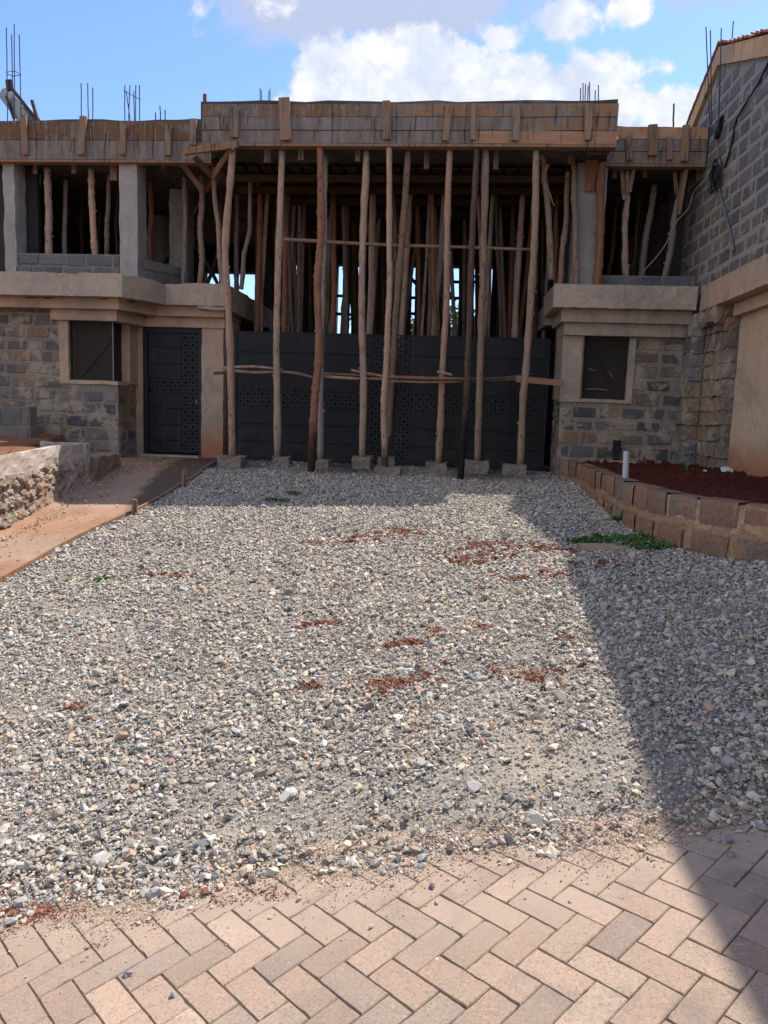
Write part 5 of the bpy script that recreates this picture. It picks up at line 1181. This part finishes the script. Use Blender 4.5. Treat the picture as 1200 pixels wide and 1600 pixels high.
# ------------------------------------------------------------------ left bed and walls
RWX = -4.83
pts_ = [Vector((RWX + .05, 9.80, 0)), Vector((RWX + .02, 9.2, 0)), Vector((RWX, 8.4, 0)), Vector((RWX - .05, 7.0, 0)), Vector((RWX - .1, 5.0, 0))]
pts_ = pts_[::-1]
rw = thing('retaining_wall', (RWX, 9, .6), 'crumbling low rubble retaining wall with a plastered cap beside the red path', 'retaining wall')
RT = lambda p: 1.155 - .08 * max(0, min(1, (9.0 - p.y) / 1.2)) - .10 * max(0, min(1, (7.7 - p.y) / 3))
mb = MB(); wall_strip(mb, pts_, -.015, -.03, lambda p: RT(p) - .26 - .05 * mnoise.noise(p * 3), RT, 3.0, .022, (1, 1, 1), .06, 7, 6); mb.build('plaster_cap', M_CAP, rw)
mb = MB(); wall_strip(mb, pts_, .045, -.01, lambda p: gzf(p.x, p.y) - .1, lambda p: RT(p) - .22, 4.0, .04, (.36, .30, .24), .05, 12, 7)
q = random.Random(12); V0, F0 = ico(2)
for _ in range(420):
    y = q.uniform(5.2, 9.72); z = q.uniform(gzf(RWX, y) + .03, RT(Vector((0, y, 0))) - .24); r = q.uniform(.025, .075); s = [q.uniform(.5, .75), q.uniform(.8, 1.4), q.uniform(.55, .95)]; sd = q.uniform(0, 99)
    o = Vector((RWX + .005, y, z)); g1 = q.uniform(.8, 1.15); c = tuple(k * g1 for k in q.choice([(.36, .31, .27), (.28, .23, .19), (.42, .38, .34), (.30, .2, .14)]))
    mb.add([o + Vector((v[0] * s[0], v[1] * s[1], v[2] * s[2])) * r * (1 + .6 * mnoise.noise(Vector(v) * 1.5 + Vector((sd, 0, 0)))) for v in V0], [tuple(map(int, f)) for f in F0], c)
mb.build('rubble', M_RUBBLE, rw)
mb = MB(); mb.rough(-5.4, RWX + .055, 9.70, 9.82, .4, 1.165, .06, .016, 81); mb.build('end_face', M_CAP, rw)
mb = MB(); mb.rough(-5.40, -4.78, 9.86, 10.78, .4, .955, .06, .03, 82, (.26, .19, .145)); tag(mb.build('stone_step', M_RUBBLE), 'low brown ledge block between retaining wall and stone wall left of the small door', 'step')
sx = np.append(np.arange(-10, -4.95, .12), -4.89); sy = np.arange(4, 12.2, .12); 
sheet('earth_bed', sx, sy, lambda x, y: RT(Vector((0, 9.6, 0))) - .045 - .07 * np.clip((9.0 - y) / 1.2, 0, 1) - .08 * np.clip((7.7 - y) / 3, 0, 1) + .02 * np.sin(x * 5) * np.sin(y * 4) + .04 * np.clip(-x - 5.6, 0, 1) - 1.2 * ((y > 9.72) & (x > -5.42 - (y - 9.72) * .36)), M_SOILBED, 'reddish earth bed behind the retaining wall on the left', 'earth bed')
mb = MB(); masonry(mb, (-9, 11.3, 1.0), (1, 0, 0), (0, -1, 0), 2.56, 1.0, 1.59, course=.295, blk=.30, pal=[(.16, .15, .135), (.19, .17, .15), (.14, .135, .125)], mortar=(.22, .195, .165)); mb.slab([(-9, 11.3), (-6.44, 11.3), (-6.44, 11.5), (-9, 11.5)], 1.592, 1.60, (.22, .2, .17))
tag(mb.build('low_block_wall', M_BLOCK), 'low grey block wall standing on the earth bed at the left edge', 'wall')
mb = MB(); q = random.Random(2)
for k in range(9):
    p = Vector((-5.0 - q.random() * .4, 7.95 + q.random() * .5, 1.06)); d = Vector((q.uniform(-.12, .12), q.uniform(-.15, .1), q.uniform(.03, .11))); mb.tube([p, p + d * .5 + Vector((0, 0, .01)), p + d], [.006, .005, .003], 5)
tag(mb.build('dry_twigs', M_WOODCHIP), 'dry orange twigs and straw on the earth bed above the retaining wall', 'twigs', None, 'stuff')

# ------------------------------------------------------------------ starter bars above the slab
def bars(label, lst, Y, ties=(), wpx=2.0, lean=0):
    xs_ = [a[2] for a in lst]; b0 = at(sum(xs_) / len(xs_), lst[0][3], Y); root = thing('starter_bars', b0, label, 'rebar', 'steel starter bars rising from the slab')
    for i, (x0, y0, x1, y1) in enumerate(lst):
        dy = (.12 if i % 2 else -.06); a, b = at(x1, y1, Y + dy), at(x0, y0, Y + dy); a = a + (a - b).normalized() * .15
        mb = MB(); r_ = wpx / F_PX * Y / 2 * .8; k = 12; pts2 = [a + (b - a) * (i_ / k) + Vector((mnoise.noise(Vector((x0, i_ * .4, 0))) * .006, 0, 0)) for i_ in range(k + 1)]; mb.tube(pts2, [r_] * (k + 1), 6); mb.build('bar', M_REBAR, root)
    for t in ties:
        mb = MB(); mb.tube([at(x, y, Y + dz) for x, y, dz in t], .006, 5); mb.build('tie', M_REBAR, root)
bars('four tall steel bars with a wire tie at the far left slab corner', [(10, 43, 12, 186), (18, 54, 21, 186), (22, 38, 23, 186), (30, 54, 33, 186)], 12.5, [[(9, 113, -.05), (18, 111, .1), (25, 112, .1), (33, 117, -.05)], [(12, 116, -.05), (20, 119, -.05), (33, 117, -.05)]], 1.9)
bars('three plain short steel bars on the left slab', [(127, 130, 127, 186), (137, 130, 138, 186), (145, 137, 145, 186)], 12.4)
bars('bundle of short steel bars with a slanting tie on the left slab', [(195, 133, 195, 184), (203, 133, 201, 184), (209, 143, 210, 184), (212, 133, 212, 184), (218, 133, 218, 184), (197, 142, 203, 184)], 12.4, [[(193, 141, -.06), (206, 149, 0), (220, 156, .1)]])
bars('few very short steel stubs on the left slab next to the middle slab', [(243, 176, 243, 185), (250, 166, 251, 185), (258, 172, 258, 185)], 12.4, (), 2.4)
bars('two pairs of thin short steel bars on the middle slab behind its wide batten', [(406, 138, 407, 159), (408, 140, 409, 159), (420, 142, 420, 159), (422, 139, 422, 159)], 12.0, (), 1.8)
bars('cluster of seven short steel bars at the right end of the middle slab', [(907, 138, 907, 161), (911, 130, 911, 161), (915, 131, 914, 161), (919, 134, 918, 161), (921, 128, 921, 161), (930, 141, 930, 161), (935, 133, 935, 161)], 12.0, (), 1.9)
bars('single rusty bar stub on the kerb above the short right slab', [(1053, 162, 1052, 192)], 12.6, (), 3.0)
bars('four tall thin bars leaning against the block gable wall on the right', [(1103, 42, 1109, 190), (1110, 47, 1112, 192), (1127, 44, 1123, 188), (1146, 33, 1134, 180)], 11.45, (), 1.9)
# solar heater on the left slab
sh = thing('solar_heater', (-7.4, 13.2, 6.0), 'dull grey solar water heater tilted on the roof behind the tall left bars', 'solar heater')
a, b = at(9, 146, 13.1), at(50, 192, 12.9); mb = MB(); d = (b - a).normalized(); mb.tube([a, a + d * .04, b - d * .04, b], [.10, .13, .17, .15], 18); mb.build('tank', M_ZINC, sh)
mb = MB(); mb.bar(at(20, 140, 12.85), at(60, 190, 12.75), .05, .05, (0, -1, 0)); mb.bar(at(16, 142, 12.85), at(14, 125, 12.85), .10, .05, (0, -1, 0)); mb.bar(at(10, 150, 12.85), at(22, 186, 12.85), .04, .03, (0, -1, 0)); mb.build('frame', M_METAL, sh)
mb = MB(); mb.tube([at(50, 157, 12.7), at(60, 192, 12.7)], .03, 10); mb.build('pipe', M_REBAR, sh)

# ------------------------------------------------------------------ cables
def cable(name, pts, r, mat, lab, cat='cable'):
    mb = MB(); mb.tube(smooth_path(pts, 8), r, 7); return tag(mb.build(name, mat, smooth=True), lab, cat)
W_ = lambda x, y, d=.03: atx(x, y, NX - d)
cable('cable', [W_(1204, 90), W_(1185, 130), W_(1166, 160), W_(1150, 190), W_(1142, 230), W_(1132, 262)], .013, M_CABLE, 'black cable hanging slantwise down the block gable wall to the coil')
cable('conduit', [W_(1122, 290), W_(1132, 330), W_(1142, 368), W_(1146, 392)], .018, M_CONDUIT, 'grey twin cable running from the coil down to a hole in the block wall')
mb = MB(); q = random.Random(3)
for k in range(7):
    c = Vector(W_(1122, 268, .05)); ph = q.uniform(0, 6.28); rx, rz = q.uniform(.10, .19), q.uniform(.12, .19); cx = q.uniform(-.05, .22)
    mb.tube([c + Vector((-.01 - .008 * k, cx + rx * math.cos(a_) - .10, -.06 + rz * math.sin(a_) + .05 * math.cos(a_ + ph))) for a_ in np.linspace(ph, ph + 6.0, 26)], .009, 6)
tag(mb.build('cable_coil', M_CABLE, smooth=True), 'tangled coil of black cable hanging on the block wall corner', 'cable')
cable('wire', [at(1122, 245, 11.9), at(1110, 266, 11.9), at(1098, 285, 11.9), at(1084, 300, 12.1), at(1076, 325, 12.2), at(1056, 348, 12.2), at(1040, 382, 12.2), at(1020, 408, 12.2), at(1000, 428, 12.2)], .008, M_WIRE, 'thin pale wire looping from the wall coil down across the right bay', 'wire')
mb = MB(); mb.rough(NX - .06, NX + .01, 11.50, 11.66, 5.62, 5.86, .05, .03, 9, (1, 1, 1), 9); tag(mb.build('black_bag', M_CABLE), 'black plastic bundle stuck on the block wall under the leaning bars', 'bag')
mb = MB(); q2 = [at(1128, 395, 11.5)]
cable('hose', [at(63, 272, 12.6), at(62, 290, 12.6), at(60, 310, 12.6), at(55, 323, 12.6), at(50, 328, 12.6)], .014, M_GREEN, 'short green hose hanging in the dark left window bay', 'hose')

# ------------------------------------------------------------------ trees far behind
def tree(x, y, h, rad, lab, seed):
    q = random.Random(seed); z0 = .75; root = thing('tree', (x, y, z0), lab, 'tree', 'trees behind the building'); mb = MB()
    tr = smooth_path([(x, y, z0), (x + .1, y, z0 + h * .35), (x - .1, y + .1, z0 + h * .75)], 5); mb.tube(tr, [.22 - .12 * i / len(tr) for i in range(len(tr))], 8)
    cl = []
    for k in range(26):
        a, e = q.uniform(0, 6.283), q.uniform(-.5, 1); rr_ = rad * q.uniform(.35, 1.0); c = Vector((x + rr_ * math.cos(a) * math.cos(e), y + rr_ * math.sin(a) * math.cos(e), z0 + h * .62 + rr_ * .9 * math.sin(e))); cl.append((c, q.uniform(.35, .75)))
        if k < 8: mb.tube([tr[-1 - k % 5], (tr[-1 - k % 5] + c) / 2 + Vector((0, 0, .1)), c], [.07, .045, .015], 5)
    mb.build('trunk', M_TRUNK, root); mb = MB()
    for c, s in cl:
        for _ in range(110):
            d = Vector((q.gauss(0, 1), q.gauss(0, 1), q.gauss(0, .8))); d = d.normalized() * s * q.random() ** .4; P = c + d; L_ = q.uniform(.06, .13)
            t = Vector((q.gauss(0, 1), q.gauss(0, 1), q.gauss(-.3, .7))).normalized() * L_; u = t.cross(Vector((q.gauss(0, 1), q.gauss(0, 1), q.gauss(0, 1)))).normalized() * L_ * .45; mb.add([P - t, P + u, P + t, P - u], [(0, 1, 2, 3)])
    mb.build('crown', M_LEAF, root)
for (px, Y, h, rad, lab, sd) in ((706, 30, 5.6, 1.9, 'leafy green tree behind the building seen right of the middle poles', 1), (640, 31, 5.9, 1.7, 'green tree behind the building seen through the middle poles', 2), (590, 29, 4.9, 1.3, 'smaller green tree behind the building seen left of the middle poles', 3), (815, 32, 5.5, 1.6, 'green tree behind the building mostly hidden by the right inner wall', 4)):
    c = at(px, 600, Y); tree(c.x, Y, h, rad, lab, sd)
